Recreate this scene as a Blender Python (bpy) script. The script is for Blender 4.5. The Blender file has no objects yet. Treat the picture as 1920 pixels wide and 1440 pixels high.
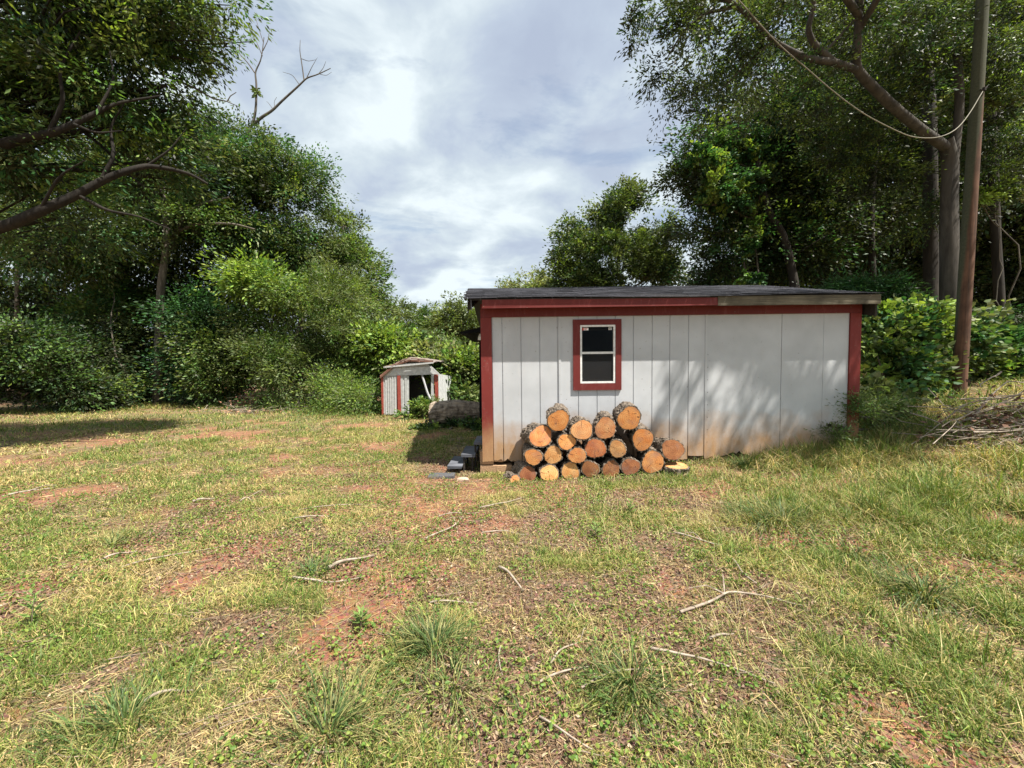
import bpy, math, random
import numpy as np
rng = np.random.default_rng(11)
random.seed(5)
PI = math.pi
SC = bpy.context.scene
COL = SC.collection
# ------------------------------------------------------------------ camera
CH = 1.71                                   # eye height
F = 750.0                                   # focal length in photo pixels (1920 wide)
PITCH = math.atan(35 / 750.0)
cam_d = bpy.data.cameras.new('camera'); cam = bpy.data.objects.new('camera', cam_d); COL.objects.link(cam)
cam_d.sensor_width = 36; cam_d.lens = F / 1920 * 36; cam_d.clip_start = 0.05; cam_d.clip_end = 3000
cam.location = (0, 0, CH); cam.rotation_euler = (PI / 2 - PITCH, 0, 0)
SC.camera = cam
# ------------------------------------------------------------------ sun and sky
L = np.array([-0.42, 0.29, -1.0]); L /= np.linalg.norm(L)      # direction the light travels
SUN_EL = math.asin(-L[2]); SUN_AZ = math.atan2(-L[0], -L[1])     # azimuth measured from +Y towards +X
sd = bpy.data.lights.new('sun', 'SUN'); sd.energy = 5.0; sd.angle = math.radians(0.53); sd.color = (1, .95, .86)
so = bpy.data.objects.new('sun', sd); COL.objects.link(so)
from mathutils import Vector
so.rotation_euler = Vector(L.tolist()).to_track_quat('-Z', 'Y').to_euler()
so.location = (8, -5, 20)
SC.view_settings.view_transform = 'Standard'; SC.view_settings.look = 'None'
SC.view_settings.exposure = 1.22; SC.view_settings.gamma = 1
SC.cycles.max_bounces = 6; SC.cycles.transparent_max_bounces = 12
SC.cycles.sample_clamp_indirect = 6
w = bpy.data.worlds.new('World'); SC.world = w; w.use_nodes = True
nt = w.node_tree; nt.nodes.clear()
def N(nt, t, **k):
    n = nt.nodes.new(t)
    for a, b in k.items(): setattr(n, a, b)
    return n
def ramp(nt, fac, stops):
    r = N(nt, 'ShaderNodeValToRGB'); e = r.color_ramp.elements
    while len(e) > 1: e.remove(e[-1])
    for i, (p, c) in enumerate(stops):
        c = (c, c, c, 1) if isinstance(c, (int, float)) else (*c, 1)
        if i == 0: e[0].position = p; e[0].color = c
        else: q = e.new(p); q.color = c
    nt.links.new(fac, r.inputs[0]); return r.outputs[0]
def math_(nt, op, a, b=None, clamp=False):
    m = N(nt, 'ShaderNodeMath', operation=op, use_clamp=clamp)
    for i, v in enumerate((a, b)):
        if v is None: continue
        if isinstance(v, (int, float)): m.inputs[i].default_value = v
        else: nt.links.new(v, m.inputs[i])
    return m.outputs[0]
def mix(nt, fac, a, b, blend='MIX'):
    m = N(nt, 'ShaderNodeMix', data_type='RGBA', blend_type=blend)
    for sock, v in ((m.inputs[0], fac), (m.inputs[6], a), (m.inputs[7], b)):
        if isinstance(v, (int, float)): sock.default_value = v
        elif isinstance(v, tuple): sock.default_value = (*v, 1)
        else: nt.links.new(v, sock)
    return m.outputs[2]
def noise(nt, vec, scale, detail=4, rough=.55, dist=0, dims='3D'):
    n = N(nt, 'ShaderNodeTexNoise', noise_dimensions=dims)
    n.inputs['Scale'].default_value = scale; n.inputs['Detail'].default_value = detail
    n.inputs['Roughness'].default_value = rough; n.inputs['Distortion'].default_value = dist
    if vec is not None: nt.links.new(vec, n.inputs['Vector'])
    return n.outputs['Fac']
sky = N(nt, 'ShaderNodeTexSky', sky_type='NISHITA'); sky.sun_disc = False
sky.sun_elevation = SUN_EL; sky.sun_rotation = SUN_AZ; sky.air_density = 1.2; sky.dust_density = 1.5
tc = N(nt, 'ShaderNodeTexCoord'); sp = N(nt, 'ShaderNodeSeparateXYZ'); nt.links.new(tc.outputs['Generated'], sp.inputs[0])
zz = math_(nt, 'ADD', math_(nt, 'MAXIMUM', sp.outputs[2], 0.0), 0.22)
cb = N(nt, 'ShaderNodeCombineXYZ')
nt.links.new(math_(nt, 'DIVIDE', sp.outputs[0], zz), cb.inputs[0]); nt.links.new(math_(nt, 'DIVIDE', sp.outputs[1], zz), cb.inputs[1])
mp = N(nt, 'ShaderNodeMapping'); mp.inputs['Location'].default_value = (3.3, 1.15, 0); nt.links.new(cb.outputs[0], mp.inputs[0])
big = noise(nt, mp.outputs[0], 1.15, 3, .5, .2)
med = noise(nt, mp.outputs[0], 3.2, 6, .55, .25)
mp2 = N(nt, 'ShaderNodeMapping'); mp2.inputs['Location'].default_value = (7.1, 2.4, 3); mp2.inputs['Scale'].default_value = (1, 1.5, 1); nt.links.new(cb.outputs[0], mp2.inputs[0])
holes = noise(nt, mp2.outputs[0], 1.9, 6, .6, .3)
mixf = math_(nt, 'ADD', math_(nt, 'MULTIPLY', big, .5), math_(nt, 'MULTIPLY', med, .5))
cloud = ramp(nt, mixf, [(.36, (4.1, 4.75, 6.0)), (.44, (4.7, 5.45, 6.6)), (.51, (5.9, 6.75, 7.4)), (.58, (7.7, 8.55, 8.9))])
mask = ramp(nt, holes, [(.30, 0.45), (.44, 1.0)])
skyc = mix(nt, 1.0, sky.outputs[0], (1.25, 1.25, 1.3), 'MULTIPLY')
c = mix(nt, mask, skyc, cloud)
bg = N(nt, 'ShaderNodeBackground'); bg.inputs[1].default_value = 0.050
nt.links.new(c, bg.inputs[0]); wo = N(nt, 'ShaderNodeOutputWorld'); nt.links.new(bg.outputs[0], wo.inputs[0])

# ------------------------------------------------------------------ helpers
def tag(o, label=None, cat=None, group=None, kind=None):
    if label: o['label'] = label
    if cat: o['category'] = cat
    if group: o['group'] = group
    if kind: o['kind'] = kind
    return o
def empty(name, loc, label, cat, group=None, rz=0):
    o = bpy.data.objects.new(name, None); COL.objects.link(o); o.location = loc; o.rotation_euler = (0, 0, rz)
    o.empty_display_size = .2
    return tag(o, label, cat, group)
def at(px, py, Y):                                   # point seen at a photo pixel, Y metres ahead
    dx = (px - 960) / F; dv = (720 - py) / F
    d = np.array([dx, math.cos(PITCH) + dv * math.sin(PITCH), -math.sin(PITCH) + dv * math.cos(PITCH)])
    return np.array([0, 0, CH]) + d * (Y / d[1])
_rt = np.random.default_rng(3).random((256, 256))
def vn(x, y):
    x = np.asarray(x, float); y = np.asarray(y, float)
    xi = np.floor(x).astype(int); yi = np.floor(y).astype(int); fx = x - xi; fy = y - yi
    fx = fx * fx * (3 - 2 * fx); fy = fy * fy * (3 - 2 * fy)
    a = _rt[xi & 255, yi & 255]; b = _rt[(xi + 1) & 255, yi & 255]; c = _rt[xi & 255, (yi + 1) & 255]; d = _rt[(xi + 1) & 255, (yi + 1) & 255]
    return (a * (1 - fx) + b * fx) * (1 - fy) + (c * (1 - fx) + d * fx) * fy
def fbm(x, y, o=4):
    s = 0; a = .5; t = 0
    for i in range(o):
        s = s + a * vn(x * 2 ** i + 17.3 * i, y * 2 ** i + 5.1 * i); t += a; a *= .5
    return s / t
def H(x, y):                                         # terrain height
    x = np.asarray(x, float); y = np.asarray(y, float)
    g = np.interp(x, [-400, .5, 1.5, 2.1, 3, 4.3, 5.5, 7, 9.5, 14, 25, 400], [0, 0, .035, .07, .105, .17, .31, .56, .98, 1.6, 2.6, 2.6])
    k = np.interp(y, [-60, 1, 4, 6.2, 12, 60, 400], [.4, .45, .75, 1, 1.1, 1.1, 1.1])
    dip = -.09 * np.exp(-((x + .8) / 1.6) ** 2 - ((y - 6.9) / 1.2) ** 2)
    return g * k + dip + .06 * (fbm(x * .6 + 40, y * .6 + 40, 3) - .5) + .03 * (fbm(x * 3 + 9, y * 3 + 4, 2) - .5)
def gp(px, py):                                      # where a photo pixel meets the ground
    y0 = .8
    prev = None
    for Y in np.arange(.8, 60, .03):
        p = at(px, py, Y)
        if p[2] < float(H(p[0], p[1])): return p
    return at(px, py, 60)

class MB:
    def __init__(s): s.v = []; s.f = []; s.c = []; s.n = 0
    def add(s, verts, faces, col=None):
        verts = np.asarray(verts, float).reshape(-1, 3); faces = np.asarray(faces, int)
        s.v.append(verts); s.f.append(faces + s.n); s.n += len(verts)
        if col is None: col = (1, 1, 1)
        col = np.asarray(col, float)
        if col.ndim == 1: col = np.repeat(col[None, :3], len(faces), 0)
        s.c.append(col[:, :3])
    def box(s, lo, hi, col=None, R=None, o=None, jit=0):
        lo = np.array(lo, float); hi = np.array(hi, float)
        v = np.array([[x, y, z] for x in (0, 1) for y in (0, 1) for z in (0, 1)], float) * (hi - lo) + lo
        if jit: v += rng.normal(0, jit, v.shape)
        if R is not None: v = v @ np.asarray(R).T
        if o is not None: v = v + np.asarray(o)
        s.add(v, [[0, 1, 3, 2], [4, 6, 7, 5], [0, 4, 5, 1], [2, 3, 7, 6], [0, 2, 6, 4], [1, 5, 7, 3]], col)
    def hexa(s, v, col=None):                        # 4 bottom + 4 top, both counter-clockwise
        s.add(v, [[3, 2, 1, 0], [4, 5, 6, 7], [0, 1, 5, 4], [1, 2, 6, 5], [2, 3, 7, 6], [3, 0, 4, 7]], col)
    def tube(s, pts, rad, ns=8, col=None, cap=True, rough=0):
        pts = np.asarray(pts, float); n = len(pts); rad = np.broadcast_to(np.asarray(rad, float), (n,))
        T = np.gradient(pts, axis=0); T /= np.linalg.norm(T, axis=1)[:, None] + 1e-9
        up = np.array([0.13, .27, 1.0]) if abs(T[0, 2]) < .9 else np.array([1.0, .2, 0])
        ring = []; th0 = np.arange(ns) / ns * 2 * PI; sl = np.concatenate([[0], np.cumsum(np.linalg.norm(np.diff(pts, axis=0), axis=1))])[:, None] + rng.uniform(0, 50)
        nz_ = .6 * fbm(np.cos(th0)[None] * 2.2 + sl * .7, np.sin(th0)[None] * 2.2 + sl * 1.1 + 7, 3) + .4 * vn(np.cos(th0)[None] * 6 + sl * .9, np.sin(th0)[None] * 6 + 30) if rough else None
        for i in range(n):
            a = np.cross(T[i], up); a /= np.linalg.norm(a) + 1e-9; b = np.cross(T[i], a); up = np.cross(a, T[i]) if abs(T[i, 2]) < .99 else up
            th = np.arange(ns) / ns * 2 * PI
            r = rad[i] * (1 + (4.5 * rough * (nz_[i] - .5) if rough else 0))
            ring.append(pts[i] + (np.cos(th) * r)[:, None] * a + (np.sin(th) * r)[:, None] * b)
        v = np.concatenate(ring)
        i = np.arange(n - 1)[:, None] * ns; j = np.arange(ns)[None]; j2 = (j + 1) % ns
        f = np.stack([i + j, i + j2, i + ns + j2, i + ns + j], -1).reshape(-1, 4)
        s.add(v, f, col)
        if cap:
            for base, idx in ((pts[0], 0), (pts[-1], n - 1)):
                vv = np.vstack([ring[idx], base[None]])
                k = np.arange(ns); k2 = (k + 1) % ns
                ff = np.stack([k, k2, np.full(ns, ns)], -1) if idx else np.stack([k2, k, np.full(ns, ns)], -1)
                s.add(vv, ff, col)
    def build(s, name, mat, parent=None, smooth=False, loc=None):
        me = bpy.data.meshes.new(name)
        V = np.concatenate(s.v).astype(np.float32); me.vertices.add(len(V)); me.vertices.foreach_set('co', V.ravel())
        loops = np.concatenate([f.ravel() for f in s.f]).astype(np.int32)
        tot = np.concatenate([np.full(len(f), f.shape[1]) for f in s.f]).astype(np.int32)
        st = np.concatenate([[0], np.cumsum(tot)[:-1]]).astype(np.int32)
        me.loops.add(len(loops)); me.loops.foreach_set('vertex_index', loops)
        me.polygons.add(len(tot)); me.polygons.foreach_set('loop_start', st)
        try: me.polygons.foreach_set('loop_total', tot)
        except Exception: pass
        me.update(calc_edges=True)
        c = np.concatenate(s.c); c4 = np.ones((len(c), 4), np.float32); c4[:, :3] = c
        at_ = me.attributes.new('tint', 'FLOAT_COLOR', 'FACE'); at_.data.foreach_set('color', c4.ravel())
        me.polygons.foreach_set('use_smooth', np.full(len(tot), bool(smooth)))
        me.materials.append(mat)
        o = bpy.data.objects.new(name, me); COL.objects.link(o)
        if parent: o.parent = parent
        if loc is not None: o.location = loc
        return o
def localise(o, parent):                              # world-built mesh put under a thing
    o.parent = parent
    o.location = [-a for a in parent.location]
    return o

# ------------------------------------------------------------------ materials
def mat(name):
    m = bpy.data.materials.new(name); m.use_nodes = True; t = m.node_tree
    b = t.nodes['Principled BSDF']; b.inputs['Roughness'].default_value = .8; b.inputs['Specular IOR Level'].default_value = .3
    return m, t, b
def objco(t):
    return N(t, 'ShaderNodeTexCoord').outputs['Object']
def attr(t): 
    a = N(t, 'ShaderNodeAttribute'); a.attribute_name = 'tint'; return a.outputs['Color']
def bump(t, b, h, s=.3, d=.02):
    n = N(t, 'ShaderNodeBump'); n.inputs['Strength'].default_value = s; n.inputs['Distance'].default_value = d
    t.links.new(h, n.inputs['Height']); t.links.new(n.outputs[0], b.inputs['Normal'])
def mapping(t, v, scale=(1, 1, 1), rot=(0, 0, 0)):
    m = N(t, 'ShaderNodeMapping'); m.inputs['Scale'].default_value = scale; m.inputs['Rotation'].default_value = rot
    t.links.new(v, m.inputs[0]); return m.outputs[0]
def leaf_mat(name, trans=.33, rough=.5, spec=.32):
    m, t, b = mat(name)
    a = attr(t); t.links.new(a, b.inputs['Base Color']); b.inputs['Roughness'].default_value = rough
    b.inputs['Specular IOR Level'].default_value = spec
    tr = N(t, 'ShaderNodeBsdfTranslucent'); t.links.new(mix(t, 1.0, a, (1.3, 1.35, .6), 'MULTIPLY'), tr.inputs[0])
    mx = N(t, 'ShaderNodeMixShader'); mx.inputs[0].default_value = trans
    t.links.new(b.outputs[0], mx.inputs[1]); t.links.new(tr.outputs[0], mx.inputs[2])
    t.links.new(mx.outputs[0], t.nodes['Material Output'].inputs[0]); return m
M_leaf = leaf_mat('leaf'); M_grass = leaf_mat('grass_blade', .25, .55, .3)
def bark_mat(name, ca, cb_, scale=6, stretch=.18, bs=.8):
    m, t, b = mat(name); v = objco(t)
    n1 = noise(t, mapping(t, v, (1, 1, stretch)), scale, 6, .65, .4); n2 = noise(t, v, 1.3, 3)
    c = ramp(t, n1, [(.35, ca), (.62, cb_)]); c = mix(t, math_(t, 'MULTIPLY', n2, .5), c, tuple(x * .6 for x in cb_))
    t.links.new(c, b.inputs['Base Color']); b.inputs['Roughness'].default_value = .9; bump(t, b, n1, bs, .03); return m
M_bark = bark_mat('bark', (.045, .036, .028), (.17, .145, .115))
M_bark_grey = bark_mat('grey_bark', (.05, .045, .038), (.15, .132, .11), 4)
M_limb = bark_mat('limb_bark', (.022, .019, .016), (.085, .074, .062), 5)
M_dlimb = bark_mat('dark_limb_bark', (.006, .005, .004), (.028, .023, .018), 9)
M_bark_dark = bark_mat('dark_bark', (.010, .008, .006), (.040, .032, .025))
M_deadwood = bark_mat('dead_wood', (.16, .12, .09), (.42, .35, .28), 14, .25, .4)
M_twig = bark_mat('twig', (.10, .07, .05), (.30, .23, .17), 14, .25, .4)
M_logbark = bark_mat('log_bark', (.020, .013, .009), (.25, .20, .155), 26, .35, 1.0)
M_fallen = bark_mat('fallen_bark', (.06, .042, .032), (.42, .34, .26), 9, .6, 1.0)
# ground
M_ground, t, b = mat('ground'); v = N(t, 'ShaderNodeNewGeometry').outputs['Position']
a = attr(t)
n1 = noise(t, v, 9, 8, .7); n2 = noise(t, v, 60, 4, .7); n3 = noise(t, v, 170, 3, .6)
vo = N(t, 'ShaderNodeTexVoronoi'); vo.inputs['Scale'].default_value = 38; t.links.new(v, vo.inputs['Vector'])
c = mix(t, 1.0, a, ramp(t, n1, [(.3, .62), (.7, 1.3)]), 'MULTIPLY'); c = mix(t, .8, c, ramp(t, n2, [(.3, .35), (.68, 1.6)]), 'MULTIPLY')
c = mix(t, .22, c, mix(t, 1., vo.outputs['Color'], (.5, .33, .2), 'MULTIPLY'), 'MIX')
t.links.new(c, b.inputs['Base Color']); b.inputs['Roughness'].default_value = .95
bump(t, b, math_(t, 'ADD', n2, math_(t, 'MULTIPLY', n3, .5)), .9, .03)
# painted siding with clay splash at the bottom (object space: Z up from the bottom edge)
def paint(name, col, splash=True, rough=.55):
    m, t, b = mat(name); v = objco(t); s = N(t, 'ShaderNodeSeparateXYZ'); t.links.new(v, s.inputs[0])
    n1 = noise(t, v, 2.2, 5, .6); n2 = noise(t, v, 40, 5, .7); st = noise(t, mapping(t, v, (1, 1, .08)), 9, 4, .6)
    c = mix(t, ramp(t, n1, [(.32, 0.), (.7, .6)]), col, tuple(x * .78 for x in col))
    c = mix(t, ramp(t, noise(t, v, 28, 2, .5), [(.70, 0.), (.735, .75)]), c, (.16, .13, .10))
    wr = ramp(t, noise(t, mapping(t, v, (1, 1, .25)), 14, 6, .75), [(.54, 0.), (.66, .45)])
    c = mix(t, wr, c, tuple(min(.5, x * 1.25 + .05) for x in col)); c = mix(t, ramp(t, noise(t, v, 1.1, 3), [(.4, 0.), (.7, .35)]), c, tuple(x * .68 for x in col))
    if splash:
        zf = math_(t, 'ADD', s.outputs[2], math_(t, 'MULTIPLY', math_(t, 'SUBTRACT', n1, .5), -.9))
        f = ramp(t, math_(t, 'MULTIPLY', zf, .95), [(.0, 1.0), (.28, .95), (.5, .5), (.78, 0.)])
        f = math_(t, 'MULTIPLY', f, ramp(t, noise(t, mapping(t, v, (1, 1, .35)), 7, 5, .65), [(.25, .6), (.6, 1.)]))
        c = mix(t, f, c, mix(t, n2, (.32, .155, .065), (.46, .31, .17)))
        rot = math_(t, 'LESS_THAN', math_(t, 'ADD', s.outputs[2], math_(t, 'MULTIPLY', noise(t, v, 6, 5, .7), -.2)), -.075)
        c = mix(t, rot, c, (.13, .07, .035))
    t.links.new(c, b.inputs['Base Color']); b.inputs['Roughness'].default_value = rough
    bump(t, b, math_(t, 'ADD', math_(t, 'MULTIPLY', noise(t, mapping(t, v, (1, 1, .6)), 90, 5, .7), .3), math_(t, 'MULTIPLY', n1, 1.0)), .25, .004); return m
M_siding = paint('siding', (.50, .515, .535))
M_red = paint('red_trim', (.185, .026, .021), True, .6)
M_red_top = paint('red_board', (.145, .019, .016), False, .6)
def wood(name, ca, cb_, axis=(.06, 1, 1), sc=30):
    m, t, b = mat(name); v = objco(t)
    n1 = noise(t, mapping(t, v, axis), sc, 6, .65, .3); n2 = noise(t, v, 2.5, 4)
    c = ramp(t, n1, [(.3, ca), (.7, cb_)]); c = mix(t, ramp(t, n2, [(.4, 0.), (.7, .7)]), c, tuple(x * .45 for x in ca))
    t.links.new(c, b.inputs['Base Color']); b.inputs['Roughness'].default_value = .9; bump(t, b, n1, .6, .01); return m
M_weath = wood('weathered_wood', (.075, .065, .045), (.22, .19, .135))
M_darkwood = wood('dark_wood', (.022, .018, .015), (.06, .05, .042))
M_tread = wood('step_board', (.075, .08, .095), (.17, .175, .20))
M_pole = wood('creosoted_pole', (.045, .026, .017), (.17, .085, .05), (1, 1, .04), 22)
t = M_pole.node_tree; b = t.nodes['Principled BSDF']; src = b.inputs['Base Color'].links[0].from_socket     # light difference between the flanks painted in as a grey-green left side
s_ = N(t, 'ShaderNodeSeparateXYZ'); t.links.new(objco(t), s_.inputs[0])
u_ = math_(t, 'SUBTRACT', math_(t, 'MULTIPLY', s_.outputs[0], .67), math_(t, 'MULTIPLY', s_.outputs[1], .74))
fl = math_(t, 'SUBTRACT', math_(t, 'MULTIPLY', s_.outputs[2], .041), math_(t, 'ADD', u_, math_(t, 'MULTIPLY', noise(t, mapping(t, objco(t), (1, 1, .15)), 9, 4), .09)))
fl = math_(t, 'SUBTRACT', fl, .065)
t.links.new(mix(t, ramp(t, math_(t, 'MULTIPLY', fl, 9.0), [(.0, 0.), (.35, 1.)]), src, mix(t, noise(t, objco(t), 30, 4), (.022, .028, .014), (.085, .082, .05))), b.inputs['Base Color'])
def tinted(name, rough=.85, sc=40, lo=.6, hi=1.3, bs=.5, metal=0):
    m, t, b = mat(name); v = objco(t); n1 = noise(t, v, sc, 5, .65)
    c = mix(t, 1., attr(t), ramp(t, n1, [(.3, lo), (.7, hi)]), 'MULTIPLY')
    t.links.new(c, b.inputs['Base Color']); b.inputs['Roughness'].default_value = rough; b.inputs['Metallic'].default_value = metal
    bump(t, b, n1, bs, .01); return m
M_shingle = tinted('shingle', .9, 120, .65, 1.35, .8)
M_tint = tinted('tinted'); M_metal = tinted('sheet_metal', .45, 12, .72, 1.12, .25); M_litter = tinted('litter', .8, 30, .7, 1.3, .3)
# cut end of a log: rings around the object's own axis (local Y)
def cut_mat(name, base, pale, dark):
    m, t, b = mat(name); v = objco(t)
    oi = N(t, 'ShaderNodeObjectInfo').outputs['Random']
    flat = mapping(t, v, (1, 0, 1))
    ad = N(t, 'ShaderNodeVectorMath', operation='ADD'); cx = N(t, 'ShaderNodeCombineXYZ')
    t.links.new(math_(t, 'MULTIPLY', oi, 37.0), cx.inputs[1]); t.links.new(flat, ad.inputs[0]); t.links.new(cx.outputs[0], ad.inputs[1])
    w_ = N(t, 'ShaderNodeTexWave', wave_type='RINGS', rings_direction='Y'); w_.inputs['Scale'].default_value = 11
    w_.inputs['Distortion'].default_value = 3.2; w_.inputs['Detail'].default_value = 3; w_.inputs['Detail Scale'].default_value = 1.2
    t.links.new(ad.outputs[0], w_.inputs['Vector'])
    ln = N(t, 'ShaderNodeVectorMath', operation='LENGTH'); t.links.new(flat, ln.inputs[0])
    n1 = noise(t, ad.outputs[0], 9, 5, .6); n2 = noise(t, ad.outputs[0], 60, 4, .7)
    c = mix(t, ramp(t, n1, [(.35, 0.), (.68, 1.)]), base, pale)
    c = mix(t, math_(t, 'MULTIPLY', w_.outputs['Fac'], .35), c, tuple(x * .55 for x in base))
    c = mix(t, ramp(t, math_(t, 'MULTIPLY', ln.outputs['Value'], 5.), [(.66, 0.), (.92, .55)]), c, tuple(x * .6 for x in base))
    kn = ramp(t, noise(t, ad.outputs[0], 16, 2, .5), [(.69, 0.), (.73, .9)]); c = mix(t, kn, c, dark)
    cr = ramp(t, noise(t, mapping(t, ad.outputs[0], (1, 1, 5), (0, .6, 0)), 5, 3, .5, 1.5), [(.70, 0.), (.72, .9)]); c = mix(t, cr, c, dark)
    c = mix(t, .35, c, ramp(t, n2, [(.3, .5), (.7, 1.4)]), 'MULTIPLY')
    sx_ = N(t, 'ShaderNodeSeparateXYZ'); t.links.new(v, sx_.inputs[0])
    ang = math_(t, 'ADD', math_(t, 'ARCTAN2', sx_.outputs[2], sx_.outputs[0]), math_(t, 'MULTIPLY', math_(t, 'SUBTRACT', noise(t, ad.outputs[0], 18, 3), .5), .5))
    for kk, (m1, wd_) in enumerate(((11.0, .035), (23.7, .022), (5.3, .05))):
        tgt = math_(t, 'MULTIPLY', math_(t, 'SUBTRACT', math_(t, 'FRACT', math_(t, 'MULTIPLY', oi, m1)), .5), 6.0)
        near = math_(t, 'LESS_THAN', math_(t, 'ABSOLUTE', math_(t, 'SUBTRACT', ang, tgt)), wd_)
        far_ = math_(t, 'LESS_THAN', ln.outputs['Value'], .06 + .035 * kk)
        c = mix(t, math_(t, 'MULTIPLY', math_(t, 'MULTIPLY', near, far_), .85), c, dark)
    c = mix(t, ramp(t, noise(t, ad.outputs[0], 6, 4, .6), [(.5, 0.), (.72, .55)]), c, tuple(.35 * x + .12 for x in base))
    hs = N(t, 'ShaderNodeHueSaturation'); hs.inputs['Hue'].default_value = .5
    t.links.new(math_(t, 'ADD', math_(t, 'MULTIPLY', oi, .016), .486), hs.inputs['Hue'])
    oj = math_(t, 'FRACT', math_(t, 'MULTIPLY', oi, 7.3)); t.links.new(math_(t, 'ADD', math_(t, 'MULTIPLY', oj, .30), .75), hs.inputs['Value']); t.links.new(c, hs.inputs['Color']); c = hs.outputs[0]
    t.links.new(c, b.inputs['Base Color']); b.inputs['Roughness'].default_value = .75; bump(t, b, n2, .5, .006); return m
M_cut = [cut_mat('fresh_cut', (.62, .225, .062), (.76, .38, .14), (.12, .04, .015)), cut_mat('pale_cut', (.68, .30, .095), (.80, .48, .20), (.16, .06, .02)),
         cut_mat('brown_shaded_cut', (.24, .085, .032), (.36, .155, .06), (.07, .025, .012))]  # darker set; paints in shade on low log ends besides truly brown ones
def simple(name, col, rough=.6, metal=0, spec=.4):
    m, t, b = mat(name); v = objco(t); n = noise(t, v, 25, 4, .6)
    c = mix(t, 1., col, ramp(t, n, [(.3, .8), (.7, 1.15)]), 'MULTIPLY'); t.links.new(c, b.inputs['Base Color'])
    b.inputs['Roughness'].default_value = rough; b.inputs['Metallic'].default_value = metal; b.inputs['Specular IOR Level'].default_value = spec; bump(t, b, n, .15, .005); return m
M_vinyl = simple('window_vinyl', (.72, .72, .70), .4); M_black = simple('black_paint', (.008, .008, .009), .9, 0, .1)
M_interior = simple('interior_plywood', (.12, .09, .06), .8); M_white = simple('white_paper', (.75, .75, .74), .6); M_redink = simple('red_ink', (.6, .04, .03), .6)
M_block = tinted('masonry', .9, 45, .7, 1.2, .7); M_cable = simple('pale_cable', (.19, .17, .12), .6); M_stone = simple('stone', (.42, .30, .22), .9)
m, t, b = mat('window_glass'); M_glass = m
gl = N(t, 'ShaderNodeBsdfGlossy'); gl.inputs['Roughness'].default_value = .03; tr = N(t, 'ShaderNodeBsdfTransparent'); tr.inputs[0].default_value = (.55, .58, .56, 1)
fr = N(t, 'ShaderNodeFresnel'); fr.inputs[0].default_value = 1.2; mx = N(t, 'ShaderNodeMixShader')
t.links.new(fr.outputs[0], mx.inputs[0]); t.links.new(tr.outputs[0], mx.inputs[1]); t.links.new(gl.outputs[0], mx.inputs[2]); t.links.new(mx.outputs[0], t.nodes['Material Output'].inputs[0])
m, t, b = mat('insect_screen'); M_screen = m; b.inputs['Base Color'].default_value = (.03, .03, .032, 1)
tr = N(t, 'ShaderNodeBsdfTransparent'); mx = N(t, 'ShaderNodeMixShader'); mx.inputs[0].default_value = .45
t.links.new(tr.outputs[0], mx.inputs[1]); t.links.new(b.outputs[0], mx.inputs[2]); t.links.new(mx.outputs[0], t.nodes['Material Output'].inputs[0])

# ------------------------------------------------------------------ ground cover map
CLAY = [(848, 950, .6, .5), (815, 1020, .45, .4), (765, 1085, .4, .36), (715, 1135, .3, .25), (655, 1190, .3, .22), (835, 985, .5, .45), (790, 1060, .42, .4), (740, 1110, .3, .25), (690, 1150, .25, .2), (600, 1200, .25, .18), (845, 925, .9, .55), (850, 960, .5, .4), (770, 1085, .42, .38), (800, 1040, .35, .3), (600, 962, .32, .22), (628, 1185, .24, .2), (860, 905, .6, .3), (640, 1220, .16, .12),
        (440, 812, .8, .4), (640, 800, .5, .4), (150, 832, .9, .6), (780, 822, 1., .4), (120, 925, .7, .3)]
LITTER = [(1060, 1150, 1.0, .7), (900, 1300, .5, .3), (1250, 1190, .9, .5), (950, 1010, .8, .5), (1120, 1030, .7, .3), (560, 1030, .8, .4), (1100, 1400, .4, .2), (1560, 1190, .35, .2), (700, 1010, .5, .3), (960, 1100, .8, .5), (1150, 1150, .9, .4), (1320, 1120, .7, .4), (960, 990, .9, .5), (620, 1030, .9, .5), (450, 1190, .4, .25), (1250, 940, .6, .35), (1570, 1200, .22, .14),
          (1000, 1220, .4, .25), (1300, 1230, .4, .2), (1440, 1140, .4, .25), (1100, 900, 1.2, .25), (500, 930, .4, .3), (1700, 1040, .35, .2), (380, 1010, .5, .3), (1300, 1300, .3, .2), (860, 880, .7, .5)]
STRAW = [(1350, 900, 1.2, .4), (1750, 890, 2, .6), (1900, 950, 1.5, .6), (1450, 920, 1.2, .35), (120, 1000, 1.4, .8), (650, 900, 1.6, .8), (600, 1350, .7, .35), (380, 1420, .6, .25), (1640, 870, 2.2, .8), (1500, 880, 1.5, .6), (900, 1190, .6, .3), (1250, 1280, .5, .3), (400, 920, 1.5, .6),
         (30, 1120, .6, .4), (1850, 1250, .6, .3), (300, 1060, .8, .4), (1600, 960, 1., .5), (730, 950, .8, .4), (1000, 1400, .5, .2)]
GREEN = [(480, 800, 3.5, 2.2), (300, 790, 3, 2), (930, 900, .55, .25), (1120, 910, .8, .25), (1250, 900, .8, .25), (500, 1170, .4, .3), (1250, 1030, .6, .35), (1550, 1030, .5, .3),
         (1530, 1320, .5, .3), (150, 1250, .6, .4), (1700, 1300, .5, .3), (1800, 1000, .8, .5), (1150, 1330, .3, .2), (700, 1130, .3, .2), (680, 760, 4, 2), (1080, 960, .6, .3), (1650, 1230, .4, .3)]
def blobs(lst):
    r = []
    for px, py, rx, ry in lst:
        p = gp(px, py); r.append((p[0], p[1], rx, ry))
    return r
CLAYb, LITb, STRb, GRNb = map(blobs, (CLAY, LITTER, STRAW, GREEN))
def field(x, y, bl):
    s = np.zeros(np.shape(x))
    for cx, cy, rx, ry in bl: s = np.maximum(s, np.exp(-((x - cx) / rx) ** 2 - ((y - cy) / ry) ** 2))
    return s
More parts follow.
